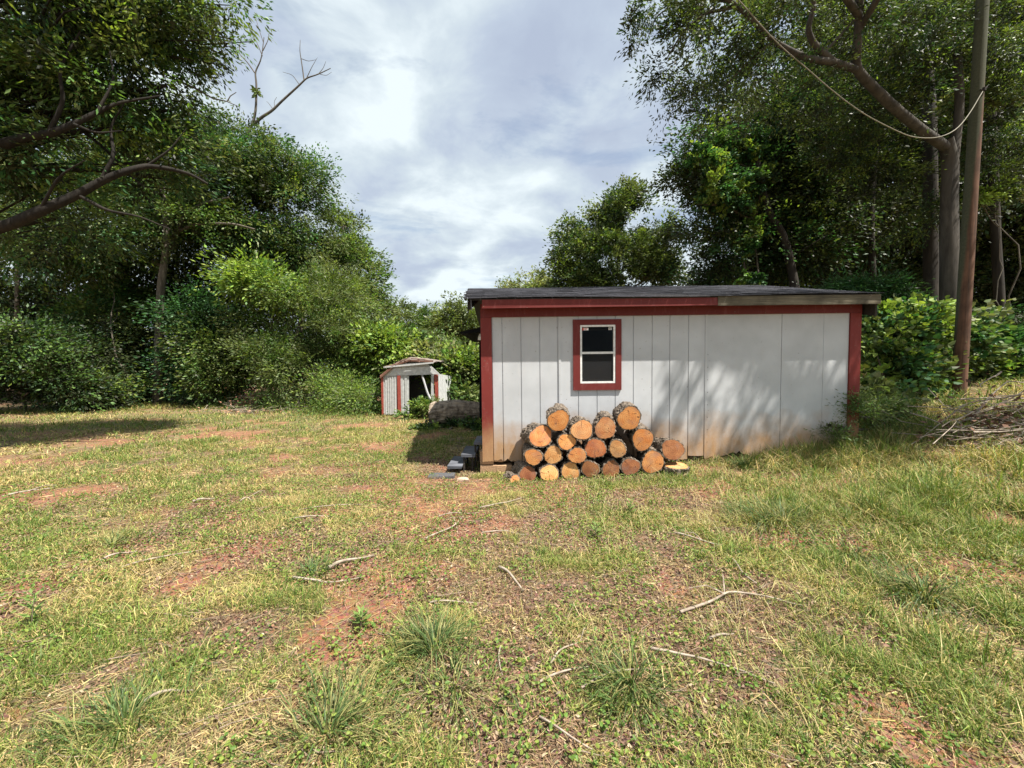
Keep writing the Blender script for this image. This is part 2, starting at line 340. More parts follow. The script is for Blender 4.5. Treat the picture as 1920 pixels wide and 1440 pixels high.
def cover(x, y):
    n = lambda s, k: fbm(x * s + k, y * s + k * 1.7, 5)
    cl = np.clip((field(x, y, CLAYb) * 1.35 + (n(1.6, 3) - .5) * 3.2 - .12) * 1.9, 0, 1)
    li = np.clip((field(x, y, LITb) * 1.1 + (n(2.3, 13) - .5) * 2.8 - .17 - .25 * np.clip((x - 1.6) / 1.5, 0, 1)) * 2.0, 0, 1)
    stw = np.clip(.45 + field(x, y, STRb) * .8 + (n(1.1, 23) - .5) * 2.6, 0, 1)
    gr = np.clip(.27 + .20 * np.clip((x - .8) / 2.5, 0, 1) + field(x, y, GRNb) * 1.1 + (n(.9, 33) - .5) * 2.4, 0, 1)
    stw = np.clip(stw - gr * .5, 0, 1)
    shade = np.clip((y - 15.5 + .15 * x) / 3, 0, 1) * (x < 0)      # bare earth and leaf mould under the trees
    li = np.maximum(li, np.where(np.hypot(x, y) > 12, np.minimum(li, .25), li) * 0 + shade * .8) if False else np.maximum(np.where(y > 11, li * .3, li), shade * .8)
    return cl, li, stw, gr
C_CLAY = np.array([.30, .13, .072]); C_LIT = np.array([.21, .125, .085]); C_STR = np.array([.34, .27, .12]); C_GRN = np.array([.10, .145, .035]); C_SOIL = np.array([.17, .12, .065])
def lerp(a, b, f): return a + (b - a) * f[..., None]
xs = np.concatenate([-np.geomspace(9, 420, 36)[::-1], np.arange(-8.9, 9.01, .07), np.geomspace(9.1, 420, 36)])
ys = np.concatenate([-np.geomspace(1, 150, 16)[::-1], np.arange(-.9, 10.01, .07), np.arange(10.2, 24, .25), np.geomspace(24.5, 420, 24)])
X, Y = np.meshgrid(xs, ys, indexing='ij'); Z = H(X, Y)
nx, ny = X.shape
idx = np.arange(nx * ny).reshape(nx, ny)
fa = np.stack([idx[:-1, :-1], idx[1:, :-1], idx[1:, 1:], idx[:-1, 1:]], -1).reshape(-1, 4)
cl, li, stw, gr = cover(X, Y)
gc = np.broadcast_to(C_SOIL, X.shape + (3,)).copy()
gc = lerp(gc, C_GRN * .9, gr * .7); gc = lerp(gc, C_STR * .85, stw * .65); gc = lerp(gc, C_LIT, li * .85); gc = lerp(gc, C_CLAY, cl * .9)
gcf = gc.reshape(-1, 3)[fa].mean(1)
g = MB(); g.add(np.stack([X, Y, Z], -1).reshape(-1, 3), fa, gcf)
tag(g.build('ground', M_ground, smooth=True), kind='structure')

# ------------------------------------------------------------------ grass blades
def inside_shed(x, y, m=0.0): return (x > -.46 - m) & (x < 5.76 + m) & (y > 6.62 - m) & (y < 12.8)
def blades(x, y, length, width, col, lean, az=None, hs=.0, z0=None):
    n = len(x); az = rng.uniform(0, 2 * PI, n) if az is None else az
    d = np.stack([np.cos(az), np.sin(az), np.zeros(n)], 1); sdv = np.stack([-np.sin(az), np.cos(az), np.zeros(n)], 1)
    tw = rng.uniform(-1, 1, n)[:, None]; sdv = sdv * np.cos(tw) + d * np.sin(tw)
    z = H(x, y) - .004 if z0 is None else z0
    b0 = np.stack([x, y, z], 1); lean = lean[:, None]; ln = length[:, None]; wd = width[:, None]
    upv = np.array([0, 0, 1.0])
    p1 = b0 + ln * .5 * (upv * np.cos(lean * .6) + d * np.sin(lean * .6))
    p2 = p1 + ln * .5 * (upv * np.cos(lean * 1.35) + d * np.sin(lean * 1.35))
    v = np.stack([b0 - sdv * wd * .5, b0 + sdv * wd * .5, p1 + sdv * wd * .42, p1 - sdv * wd * .42, p2 + sdv * wd * .1, p2 - sdv * wd * .1], 1).reshape(-1, 3)
    k = np.arange(n)[:, None] * 6
    f = np.concatenate([k + np.array([[0, 1, 2, 3]]), k + np.array([[3, 2, 4, 5]])], 0)
    return v, f, np.concatenate([col, col], 0)
def blade_cols(x, y, n):
    cl, li, stw, gr = cover(x, y)
    r = rng.random(n); pg = .10 + .44 * gr; pst = (1 - pg) * (.40 + .6 * stw)
    c = np.empty((n, 3))
    isg = r < pg; iss = (~isg) & (r < pg + pst); iso = ~(isg | iss)
    c[isg] = np.array([.115, .175, .036]); c[iss] = np.array([.46, .365, .155]); c[iso] = np.array([.27, .285, .075])
    ye = rng.random(n) < .25; c[ye & isg] = np.array([.19, .26, .05])
    c *= rng.uniform(.45, 1.35, (n, 1)); c *= rng.normal(1, .07, (n, 3)).clip(.7, 1.3)
    return np.clip(c, 0, .75), cl, li, isg
G = MB()
def scatter(n, dmin, dmax, L0, W0, keep=1.0, half=1.35):
    # even density over the sector of ground in front of the camera
    d = np.sqrt(rng.uniform(dmin ** 2, dmax ** 2, n)); 
    th = rng.uniform(-.98, .98, n); x = d * np.sin(th); y = d * np.cos(th)
    c, cl, li, isg = blade_cols(x, y, n)
    clump = fbm(x * 3.1 + 7, y * 3.1 + 3, 3)
    p = (1 - .93 * cl) * (1 - .88 * li) * np.clip((clump - .30) * 3.4, .16, 1) * keep
    k = (rng.random(n) < p) & ~inside_shed(x, y)
    shade = (y + .15 * x * 0 > 17.5)
    k &= ~shade | (rng.random(n) < .4)
    x, y, c, clump, isg = x[k], y[k], c[k], clump[k], isg[k]; n = len(x)
    tall = np.clip(field(x, y, TALLb), 0, 1)
    ln = L0 * rng.uniform(.45, 1.35, n) * (.6 + clump) * (1 + 1.9 * tall + .5 * np.clip((x - 1.2) / 2, 0, 1))
    lean = np.where(isg, rng.uniform(.1, 1.1, n), rng.uniform(.7, 1.55, n))
    wd = W0 * rng.uniform(.6, 1.4, n)
    G.add(*blades(x, y, ln, wd, c, lean))
TALLb = blobs([(1640, 850, 1.8, 1.1), (1480, 870, 1.2, .5), (1850, 900, 1.5, .9), (1700, 960, 1.1, .6)]) + [(4.9, 6.3, 1.2, .35), (-6, 14.2, 1.6, 1.2), (-8, 15.5, 2.5, 1.2), (-10.5, 16.5, 3, 1.2), (-16, 16.5, 4, 1.2), (-22, 15, 4, 1.5), (7, 7.5, 1.5, 1.2), (8.2, 7.3, 1.6, 1.3), (6.6, 5.8, 1.2, .8), (9, 8.6, 1.5, 1.5)]
scatter(150000, 1.2, 3.4, .068, .0038)
scatter(250000, 3.2, 6.6, .072, .0052)
def mat_layer(n, dmin, dmax, L0, W0):               # dead stems lying flat between the living grass
    d = np.sqrt(rng.uniform(dmin ** 2, dmax ** 2, n)); th = rng.uniform(-.98, .98, n); x = d * np.sin(th); y = d * np.cos(th)
    cl, li, stw, gr = cover(x, y); k = (rng.random(n) < (.35 + .65 * stw) * (1 - .8 * cl) * (1 - .3 * li)) & ~inside_shed(x, y); x, y, li = x[k], y[k], li[k]; n = len(x)
    c = np.array([[.42, .33, .16]]) * rng.uniform(.35, 1.3, (n, 1)) * rng.normal(1, .07, (n, 3)); br = rng.random(n) < .25 + .5 * li; c[br] = np.array([.22, .14, .085]) * rng.uniform(.4, 1.4, (br.sum(), 1))
    az = rng.normal(.4, 1.0, n) + PI * (rng.random(n) < .5); ln = L0 * rng.uniform(.4, 1.5, n); r_ = rng.uniform(1.35, 1.62, n)
    dd = np.stack([np.cos(az), np.sin(az)], 1); x2 = x + dd[:, 0] * ln; y2 = y + dd[:, 1] * ln; z1 = H(x, y) + rng.uniform(.0, .018, n); z2 = H(x2, y2) + rng.uniform(.0, .022, n); xm_ = (x + x2) / 2 + rng.normal(0, .1, n) * ln; ym_ = (y + y2) / 2 + rng.normal(0, .1, n) * ln; zm_ = (z1 + z2) / 2 + rng.uniform(0, .008, n)
    sd_ = np.stack([-dd[:, 1], dd[:, 0], rng.uniform(-.6, .6, n)], 1) * (W0 * rng.uniform(.5, 1.4, n) * .5)[:, None]
    A_, M_, E_ = np.stack([x, y, z1], 1), np.stack([xm_, ym_, zm_], 1), np.stack([x2, y2, z2], 1)
    v = np.stack([A_ - sd_, A_ + sd_, M_ + sd_, M_ - sd_, E_ + sd_ * .3, E_ - sd_ * .3], 1).reshape(-1, 3); k = np.arange(n)[:, None] * 6
    G.add(v, np.concatenate([k + np.array([[0, 1, 2, 3]]), k + np.array([[3, 2, 4, 5]])], 0), np.concatenate([c, c], 0))
mat_layer(90000, 1.2, 3.6, .075, .0032); mat_layer(120000, 3.4, 7.5, .09, .0048); mat_layer(90000, 7.2, 15, .12, .009)
scatter(220000, 6.4, 11.5, .08, .008)
scatter(190000, 11, 24, .09, .014)
tag(G.build('grass', M_grass), 'short mown grass, part green and part dried straw, over the whole yard', 'grass', kind='stuff')
# long tufts along the front wall foot and the shed corner
def edge_grass():
    B = MB(); n = 2600
    x = rng.uniform(2.7, 6.2, n); y = 6.55 - np.abs(rng.normal(0, .14, n)); u = np.clip((x - 3) / 3, 0, 1)
    ln = rng.uniform(.08, .2, n) * (.7 + 1.3 * u); 
    k = rng.random(n) < .25 + .75 * u; x, y, ln = x[k], y[k], ln[k]; n = len(x)
    c = np.where((rng.random(n) < .5)[:, None], np.array([[.10, .16, .035]]), np.array([[.38, .31, .14]])) * rng.uniform(.6, 1.2, (n, 1))
    B.add(*blades(x, y, ln, rng.uniform(.004, .009, n), c, rng.uniform(.1, 1.0, n)))
    tag(B.build('grass', M_grass), 'longer ragged grass growing along the foot of the white wall', 'grass', kind='stuff')
edge_grass()
B = MB(); n = 26000      # long pale straw bent over on the slope to the right
d = np.sqrt(rng.uniform(2.0 ** 2, 9.5 ** 2, n)); th = rng.uniform(.1, 1.0, n); x = d * np.sin(th); y = d * np.cos(th)
k = (np.clip(field(x, y, TALLb) * 1.2 + .22, 0, 1) * (fbm(x * 1.9 + 3, y * 1.9, 3) > .42) > rng.random(n)) & ~inside_shed(x, y, .03); x, y = x[k], y[k]; n = len(x)
c = np.array([[.44, .37, .17]]) * rng.uniform(.55, 1.25, (n, 1)) * rng.normal(1, .06, (n, 3)); gk = rng.random(n) < .3; c[gk] = np.array([.20, .25, .06]) * rng.uniform(.6, 1.2, (gk.sum(), 1))
B.add(*blades(x, y, rng.uniform(.10, .30, n), rng.uniform(.0035, .0065, n), c, rng.uniform(.7, 1.75, n), rng.normal(2.6, 1.3, n)))
tag(B.build('straw', M_grass), 'long pale straw bent over on the slope right of the log pile', 'straw', kind='stuff')
# dry leaf litter: curled brown leaves on the bare patches
def leaves(c, size, col, up=.7, droop=.2, asp=.45, ax=None):
    n = len(c); a = rng.normal(0, 1, (n, 3)); a[:, 2] = a[:, 2] * .5 - droop
    if ax is not None: a = a * .6 + ax * 1.2
    a /= np.linalg.norm(a, axis=1)[:, None]
    nn = rng.normal(0, 1, (n, 3)) * (1 - up) + np.array([0, 0, up]); s = np.cross(a, nn); s /= np.linalg.norm(s, axis=1)[:, None] + 1e-9
    size = np.broadcast_to(np.asarray(size, float), (n,))[:, None]; wv = s * size * asp * .5
    if asp >= .65:                                  # broad leaf, folded along its midrib
        f_ = np.cross(a, s) * size * .12 * np.sign(rng.random(n) - .3)[:, None]
        v = np.stack([c, c + a * size * .12 + wv * .85 + f_, c + a * size * .55 + wv * .95 + f_, c + a * size, c + a * size * .55 - wv * .95 + f_, c + a * size * .12 - wv * .85 + f_], 1).reshape(-1, 3)
        k_ = np.arange(n)[:, None] * 6; return v, np.concatenate([k_ + np.array([[0, 1, 2, 3]]), k_ + np.array([[0, 3, 4, 5]])], 0), np.concatenate([col, col], 0)
    v = np.stack([c, c + a * size * .45 + wv, c + a * size, c + a * size * .45 - wv], 1).reshape(-1, 3)
    return v, np.arange(n * 4).reshape(n, 4), col
B = MB(); n = 110000
d = np.sqrt(rng.uniform(1.3 ** 2, 8 ** 2, n)); th = rng.uniform(-.95, .95, n); x = d * np.sin(th); y = d * np.cos(th)
cl, li, stw, gr = cover(x, y); k = (rng.random(n) < .16 + .84 * li) & ~inside_shed(x, y); x, y = x[k], y[k]; n = len(x)
col = np.array([[.22, .145, .09]]) * rng.uniform(.35, 1.5, (n, 1)) * rng.normal(1, .1, (n, 3)); pale = rng.random(n) < .12; col[pale] = np.array([.34, .26, .17]) * rng.uniform(.7, 1.2, (pale.sum(), 1))
B.add(*leaves(np.stack([x, y, H(x, y) + .006 + rng.uniform(0, .02, n)], 1), rng.uniform(.010, .036, n), np.clip(col, .01, .8), .6, 0, .5))
tag(B.build('leaf_litter', M_litter), 'brown dry leaf litter scattered over the bare patches of the yard', 'leaf litter', kind='stuff')
B = MB(); n = 30000
d = np.sqrt(rng.uniform(1.3 ** 2, 9 ** 2, n)); th = rng.uniform(-.95, .95, n); x = d * np.sin(th); y = d * np.cos(th)
k = (fbm(x * 2.2 + 90, y * 2.2 + 50, 3) > .50) & ~inside_shed(x, y, .1); x, y = x[k], y[k]; n = len(x)
m5 = 4; x = np.repeat(x, m5) + rng.normal(0, .02, n * m5); y = np.repeat(y, m5) + rng.normal(0, .02, n * m5); n = len(x)
col = np.where((rng.random(n) < .5)[:, None], np.array([[.10, .175, .032]]), np.array([[.19, .24, .045]])) * rng.uniform(.65, 1.25, (n, 1))
B.add(*leaves(np.stack([x, y, H(x, y) + rng.uniform(.01, .06, n)], 1), rng.uniform(.010, .028, n), col, .55, 0, .7))
tag(B.build('weeds', M_grass), 'small broad-leaved weeds and clover mixed through the grass', 'weeds', kind='stuff')
B = MB()
for i in range(1500):
    d = math.sqrt(rng.uniform(1.5 ** 2, 9 ** 2)); th = rng.uniform(-.95, .95); x0 = d * math.sin(th); y0 = d * math.cos(th)
    if inside_shed(np.array(x0), np.array(y0), .5): continue
    a_ = rng.normal(.2, .8); ln = rng.uniform(.06, .3); q = np.linspace(0, 1, 4)
    px = x0 + np.cos(a_) * ln * q + rng.normal(0, .01, 4); py = y0 + np.sin(a_) * ln * q + rng.normal(0, .01, 4)
    B.tube(np.stack([px, py, H(px, py) + .018 + rng.uniform(0, .015)], 1), np.linspace(1, .5, 4) * rng.uniform(.0015, .0035), 4, cap=False)
tag(B.build('twigs', M_twig), 'thin broken twigs littering the mown grass', 'twigs', kind='stuff')

# ------------------------------------------------------------------ grass tussocks (things)
def tussock(px, py, n, ln, label, colb, spread=.09, flop=1.0):
    p = gp(px, py); o = empty('grass_tussock', (p[0], p[1], float(H(p[0], p[1]))), label, 'grass tussock', 'long grass tussocks in the yard')
    n = int(n * .9); ln = ln * .80; a0 = rng.uniform(0, 2 * PI); az = np.where(rng.random(n) < .55, rng.normal(a0, .9, n), rng.uniform(0, 2 * PI, n)); r = np.minimum(np.abs(rng.normal(0, spread * 1.5, n)), spread * 2.2); x = np.cos(az) * r; y = np.sin(az) * r
    c = np.where((rng.random(n) < colb)[:, None], np.array([[.085, .14, .04]]), np.array([[.28, .27, .10]])) * rng.uniform(.4, 1.25, (n, 1))
    z0 = H(x + p[0], y + p[1]) - float(H(p[0], p[1])) - .005
    B = MB(); B.add(*blades(x, y, ln * rng.uniform(.5, 1.2, n), rng.uniform(.0025, .0055, n) * (1 + np.hypot(p[0], p[1]) / 6), c, rng.uniform(.55, 1.9, n) * flop, az + rng.normal(0, .5, n), z0=z0))
    b_ = B.build('blades', M_grass, o); return o
tussock(815, 1225, 520, .30, 'dark green grass tussock left of centre in the foreground', .65)
tussock(850, 1300, 300, .26, 'yellowing grass tussock just below the dark green one in the foreground', .4, .12)
tussock(1470, 985, 900, .34, 'widest dark grass tussock on the slope right of the log pile', .55, .22)
tussock(1735, 1125, 500, .30, 'bluish grass tussock with broad blades near the right edge', .7, .12)
tussock(1185, 1290, 500, .26, 'dark grass tussock at the bottom beside crossed sticks', .7, .10)
tussock(235, 1370, 420, .24, 'drooping grass tussock in the lower left foreground', .6, .12)
tussock(610, 1390, 600, .26, 'long-bladed grass tussock lowest in the picture, left of centre', .55, .13)
tussock(590, 1080, 260, .20, 'small bright tussock beside the thick bare stick', .75, .08)
tussock(210, 1025, 260, .18, 'pale flattened tussock on the left of the yard', .35, .12)
tussock(1400, 880, 260, .24, 'dark narrow tussock against the white wall', .8, .07, .6)
tussock(1590, 1040, 400, .22, 'light green tussock between the wide tussock and the bluish one', .6, .16)
def stemweed(px, py, h, label, n=26):
    p = gp(px, py); o = empty('weed_plant', (p[0], p[1], float(H(p[0], p[1]))), label, 'weed', 'upright broad-leaved weeds')
    B = MB(); B.tube([(0, 0, 0), (.01, 0, h * .5), (.02, .01, h)], [.004, .003, .002], 5); B.v = [q for q in B.v]
    B.build('stem', M_twig, o)
    zz_ = np.repeat(np.linspace(.15, 1, n // 3), 3) * h; az = np.arange(len(zz_)) * 2.4; B = MB()
    l = .09 * (1.1 - .5 * zz_ / h); a = np.stack([np.cos(az), np.sin(az), .5 + 0 * az], 1); s = np.stack([-np.sin(az), np.cos(az), 0 * az], 1)
    c0 = np.stack([0 * az + .01, 0 * az, zz_], 1); ll = l[:, None]
    v = np.stack([c0, c0 + a * ll * .5 + s * ll * .16, c0 + a * ll * .9, c0 + a * ll * .5 - s * ll * .16], 1).reshape(-1, 3)
    B.add(v, np.arange(len(az) * 4).reshape(-1, 4), np.array([[.16, .24, .06]]) * rng.uniform(.7, 1.2, (len(az), 1))); B.build('leaves', M_grass, o)
stemweed(60, 1180, .22, 'upright leafy weed standing near the left edge of the yard')
stemweed(1115, 1010, .14, 'small leafy weed on the bare patch below the log pile')
stemweed(1180, 965, .16, 'bright green weed just below the middle of the log pile')
stemweed(675, 1180, .12, 'low weed beside the small red clay patch')

# ------------------------------------------------------------------ sticks on the ground
def stick(pts, r, label, side=None):
    W = [gp(*p) for p in pts]; o0 = W[0]; o = empty('fallen_stick', tuple(o0), label, 'stick', 'fallen sticks lying on the grass')
    P = np.array(W); q = np.linspace(0, len(P) - 1, len(P) * 4); P = np.stack([np.interp(q, range(len(P)), P[:, i]) for i in range(3)], 1)
    P[1:-1, :2] += rng.normal(0, .006, (len(P) - 2, 2)); P[1:-1, :2] = (P[:-2, :2] + 2 * P[1:-1, :2] + P[2:, :2]) / 4; P[1:-1, :2] = (P[:-2, :2] + 2 * P[1:-1, :2] + P[2:, :2]) / 4; P[:, 2] = H(P[:, 0], P[:, 1]) + r + .02 + .015 * np.sin(np.linspace(0, 5, len(P)))
    B = MB(); B.tube(P - o0, np.linspace(r, r * .45, len(P)), 7, rough=.12); b_ = B.build('stick_wood', M_deadwood, o, smooth=True)
    if side:
        for (i, dx, dy) in side:
            a = P[int(i * (len(P) - 1))]; e = a + np.array([dx, dy, .03]); mm = (a + e) / 2 + np.array([.01, .02, .03]); B = MB(); B.tube(np.array([a, mm, e]) - o0, [r * .5, r * .4, r * .2], 5); B.build('side_twig', M_deadwood, o)
stick([(617, 1075), (655, 1060), (701, 1046)], .016, 'thick pale stick left of the red clay patch')
stick([(899, 957), (945, 950), (983, 935)], .010, 'pale curved stick just below the log pile')
stick([(798, 1016), (849, 997), (868, 972)], .009, 'forked grey stick on the clay path', [(.7, -.08, .12)])
stick([(822, 973), (898, 964)], .007, 'thin stick crossing the clay path below the stone')
stick([(903, 1004), (950, 1003), (990, 1006)], .007, 'straight dark stick below the curved pale one')
stick([(936, 1072), (960, 1090), (981, 1113)], .011, 'short bent grey stick in the middle of the bare patch')
stick([(806, 1139), (850, 1142), (903, 1137)], .006, 'slim pale stick above the dark green tussock')
stick([(1032, 1257), (1060, 1228), (1102, 1203)], .006, 'stick leaning up towards crossed twigs in the foreground', [(.9, .05, .08)])
stick([(1010, 1292), (1067, 1268), (1125, 1254)], .007, 'slender stick left of the dark bottom tussock')
stick([(1012, 1360), (1067, 1401), (1141, 1422)], .006, 'curved stick at the very bottom of the yard')
stick([(938, 1222), (934, 1252), (948, 1280)], .005, 'short crooked twig right of the tussocks')
stick([(1275, 1160), (1330, 1143), (1371, 1119), (1440, 1126), (1504, 1144)], .010, 'long forked branch lying right of centre', [(.45, -.25, .02), (.45, .1, .22)])
stick([(1374, 1055), (1390, 1083), (1430, 1108)], .009, 'bent grey stick above the long forked branch')
stick([(1220, 1227), (1302, 1248), (1385, 1271), (1454, 1289)], .008, 'long straight stick in the foreground below the forked branch')
stick([(1266, 1005), (1321, 1025), (1390, 1032)], .009, 'dark stick on the grass below the wide tussock', [(.5, -.12, .1)])
stick([(1330, 1208), (1376, 1198)], .009, 'stub of pale stick between the two long branches')
stick([(188, 1060), (225, 1046), (257, 1037)], .009, 'grey stick on the left beside the flattened tussock')
stick([(229, 1069), (321, 1050), (440, 1023)], .007, 'longest thin stick on the left of the yard')
stick([(550, 1092), (580, 1100), (610, 1099), (679, 1087)], .010, 'wavy grey stick under the small bright tussock')
stick([(270, 1326), (316, 1312), (362, 1307)], .009, 'dark reddish stick in the lower left foreground')
stick([(5, 936), (60, 926), (101, 917)], .013, 'grey branch at the left edge of the yard', [(.5, .2, .15)])
stick([(546, 978), (600, 974), (656, 972)], .009, 'pale stick below the small red clay patch')
stick([(560, 960), (640, 951), (720, 948)], .006, 'thin stick above the small red clay patch')
stick([(450, 945), (466, 938), (496, 965)], .010, 'bent dark stick among straw on the left', [(.5, .1, .2)])
stick([(362, 946), (402, 938)], .016, 'short dark stick far out on the left lawn')
stick([(1090, 1305), (1160, 1270), (1250, 1262)], .006, 'twig behind the dark bottom tussock')

# ------------------------------------------------------------------ storage building
SO = at(908, 868, 6.6); ROLL = .0122
shed = empty('shed', tuple(SO), 'long white panelled shed with red trim and a low dark shingle roof', 'shed')
shed.rotation_euler = (0, -ROLL, 0)
def lx(px): return (px - 908) * .0088
def lz(py, px=908): return (868 - py) * .0088 - ROLL * lx(px)
WL = lx(1610); WT = 2.56; DEP = 6.15
# front wall: backing sheet with window opening + boards between grooves
wx0, wx1, wz0, wz1 = lx(1090), lx(1156), lz(717, 1120), lz(608, 1120)
B = MB()
def wallbox(x0, x1, y0, y1, z0, z1, ragged=False):
    if x1 <= wx0 or x0 >= wx1: B.box((x0, y0, z0), (x1, y1, z1))
    else:
        if x0 < wx0: B.box((x0, y0, z0), (wx0, y1, z1))
        if x1 > wx1: B.box((wx1, y0, z0), (x1, y1, z1))
        a, c_ = max(x0, wx0), min(x1, wx1); B.box((a, y0, z0), (c_, y1, wz0)); B.box((a, y0, wz1), (c_, y1, z1))
for a, c_ in ((.02, wx0), (wx0, wx1), (wx1, WL - .02)): wallbox(a, c_, .012, .10, .24, WT)
gr_px = [926, 945, 980, 1015, 1048, 1087, 1122, 1156, 1190, 1225, 1258, 1293, 1326]
edges = [lx(p) for p in gr_px] + [lx(1467), lx(1545), lx(1592)]
gw = [.014] * 13 + [.008, .004, 0]
def board(x0, x1, z1, yf):
    # vertical strip with a slightly ragged lower edge
    k = max(2, int((x1 - x0) / .05)); xx = np.linspace(x0, x1, k + 1)
    zb = .0 + .035 * fbm(xx * 5 + 3, xx * 0 + 2, 3) + np.where(fbm(xx * 3.5, xx * 0 + 8, 3) > .60, .05, 0)
    if lx(1288) < (x0 + x1) / 2 < lx(1326): zb += .06 * (fbm(xx * 9, xx * 0 + 4, 2) > .4)
    hole = np.exp(-((xx - lx(1385)) / .24) ** 2) * .15 * (.5 + fbm(xx * 14, xx * 0 + 3, 2)); zb += hole
    for i in range(k):
        a, c_ = xx[i], xx[i + 1]
        if c_ > wx0 + .001 and a < wx1 - .001:
            a2, c2 = a, c_
            B.hexa([(a2, yf, zb[i]), (c2, yf, zb[i + 1]), (c2, .012, zb[i + 1]), (a2, .012, zb[i]), (a2, yf, wz0), (c2, yf, wz0), (c2, .012, wz0), (a2, .012, wz0)])
            B.hexa([(a2, yf, wz1), (c2, yf, wz1), (c2, .012, wz1), (a2, .012, wz1), (a2, yf, z1), (c2, yf, z1), (c2, .012, z1), (a2, .012, z1)])
        else: B.hexa([(a, yf, zb[i]), (c_, yf, zb[i + 1]), (c_, .012, zb[i + 1]), (a, .012, zb[i]), (a, yf, z1), (c_, yf, z1), (c_, .012, z1), (a, .012, z1)])
for i in range(len(edges) - 1):
    board(edges[i] + gw[i] / 2, edges[i + 1] - gw[i + 1] / 2, 2.42, 0.0 if i != 12 else .002)
fw = B.build('front_wall', M_siding, shed)
for a, c_ in ((1050.5, 1054.5), (1324, 1328.5)):
    B = MB(); B.box((lx(a), -.009, .03), (lx(c_), -.0005, 2.41)); B.build('seam_batten', M_siding, shed)
for z in np.linspace(.3, 1.75, 8):
    B = MB(); B.box((lx(1328.8), -.006, z), (lx(1328.8) + .008, .0, z + .012)); B.build('nail', M_darkwood, shed)
B = MB(); B.box((.0, .10, .02), (.10, DEP, WT)); B.build('left_wall', M_siding, shed)
B = MB(); B.box((WL - .10, .10, .02), (WL, DEP, WT)); B.build('right_wall', M_siding, shed)
B = MB(); B.box((.10, DEP - .1, .02), (WL - .10, DEP, WT + .13)); B.build('back_wall', M_siding, shed)
B = MB(); B.box((.10, .101, .0), (WL - .10, DEP - .1, .08)); B.build('floor_deck', M_interior, shed)
B = MB(); B.box((.0, -.026, -.02), (.155, .0115, 2.405)); B.box((-.024, -.026, -.02), (-.0005, .13, 2.405)); B.build('corner_post', M_red, shed)
B = MB(); B.box((WL - .155, -.026, .0), (WL, .0115, 2.405)); B.box((WL + .0005, -.026, 0), (WL + .024, .13, 2.405)); B.build('corner_post', M_red, shed)
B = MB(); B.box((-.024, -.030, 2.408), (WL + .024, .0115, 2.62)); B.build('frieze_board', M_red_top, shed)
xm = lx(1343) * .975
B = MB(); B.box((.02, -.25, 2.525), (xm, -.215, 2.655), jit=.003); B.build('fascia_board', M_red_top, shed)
B = MB(); B.box((xm + .004, -.255, 2.520), (WL + .12, -.22, 2.664), jit=.003); o = B.build('fascia_board', M_weath, shed); o['label'] = 'bare weathered grey fascia board'
B = MB(); B.box((.02, -.212, 2.60), (WL + .1, -.031, 2.625)); B.build('soffit', M_darkwood, shed)
# window
win = bpy.data.objects.new('window', None); COL.objects.link(win); win.parent = shed
zc = lambda py: lz(py, 1120)
x0, x1, z0, z1 = lx(1077), lx(1167), zc(729.5), zc(598)
B = MB(); B.box((x0, -.03, z0), (wx0 - .0, -.0005, z1)); B.box((wx1, -.03, z0), (x1, -.0005, z1)); B.box((wx0, -.029, wz1), (wx1, -.0005, z1)); B.box((wx0, -.029, z0), (wx1, -.0005, wz0)); B.build('trim', M_red_top, win)
B = MB(); fx0, fx1, fz0, fz1 = wx0 + .002, wx1 - .002, wz0 + .002, wz1 - .002; e = .030
B.box((fx0, -.022, fz0), (fx0 + e, .06, fz1)); B.box((fx1 - e, -.022, fz0), (fx1, .06, fz1)); B.box((fx0 + e, -.0215, fz0), (fx1 - e, .06, fz0 + e)); B.box((fx0 + e, -.0215, fz1 - e), (fx1 - e, .06, fz1))
B.build('frame', M_vinyl, win)
zm = zc(660); B = MB(); B.box((fx0 + e, -.018, zm - .018), (fx1 - e, .03, zm + .018)); B.build('meeting_rail', M_vinyl, win)
B = MB(); B.box((fx0 + e, .012, zm + .018), (fx1 - e, .016, fz1 - e)); B.build('pane', M_glass, win)
B = MB(); B.box((fx0 + e, .024, fz0 + e), (fx1 - e, .028, zm - .018)); B.build('pane', M_glass, win)
B = MB(); B.add([(fx0 + e, .0, fz0 + e), (fx1 - e, .0, fz0 + e), (fx1 - e, .0, zm - .018), (fx0 + e, .0, zm - .018)], [[0, 1, 2, 3]]); B.build('insect_screen', M_screen, win)
sx, sz = fx0 + e + .012, fz1 - e - .012
B = MB(); B.box((sx + .022, .008, sz - .042), (sx + .10, .0115, sz)); B.build('sticker', M_white, win)
B = MB(); B.box((fx1 - e - .075, .008, sz - .04), (fx1 - e - .022, .0115, sz)); B.build('sticker', M_white, win)
B = MB(); B.box((sx, .008, sz - .042), (sx + .0215, .0115, sz)); 
for k in range(3): B.box((sx + .03, .0065, sz - .012 - k * .011), (sx + .09 - .012 * k, .0078, sz - .008 - k * .011))
B.build('sticker_print', M_redink, win)
cu = bpy.data.curves.new('number', 'FONT'); cu.body = '43'; cu.size = .045; cu.extrude = .0004; to = bpy.data.objects.new('tmp', cu); COL.objects.link(to)
bpy.context.view_layer.update(); me = bpy.data.meshes.new_from_object(to.evaluated_get(bpy.context.evaluated_depsgraph_get())); bpy.data.objects.remove(to)
no = bpy.data.objects.new('sticker_number', me); me.materials.append(M_black); COL.objects.link(no); no.parent = win; no.location = (fx1 - e - .074, .007, sz - .036); no.rotation_euler = (PI / 2, 0, 0)
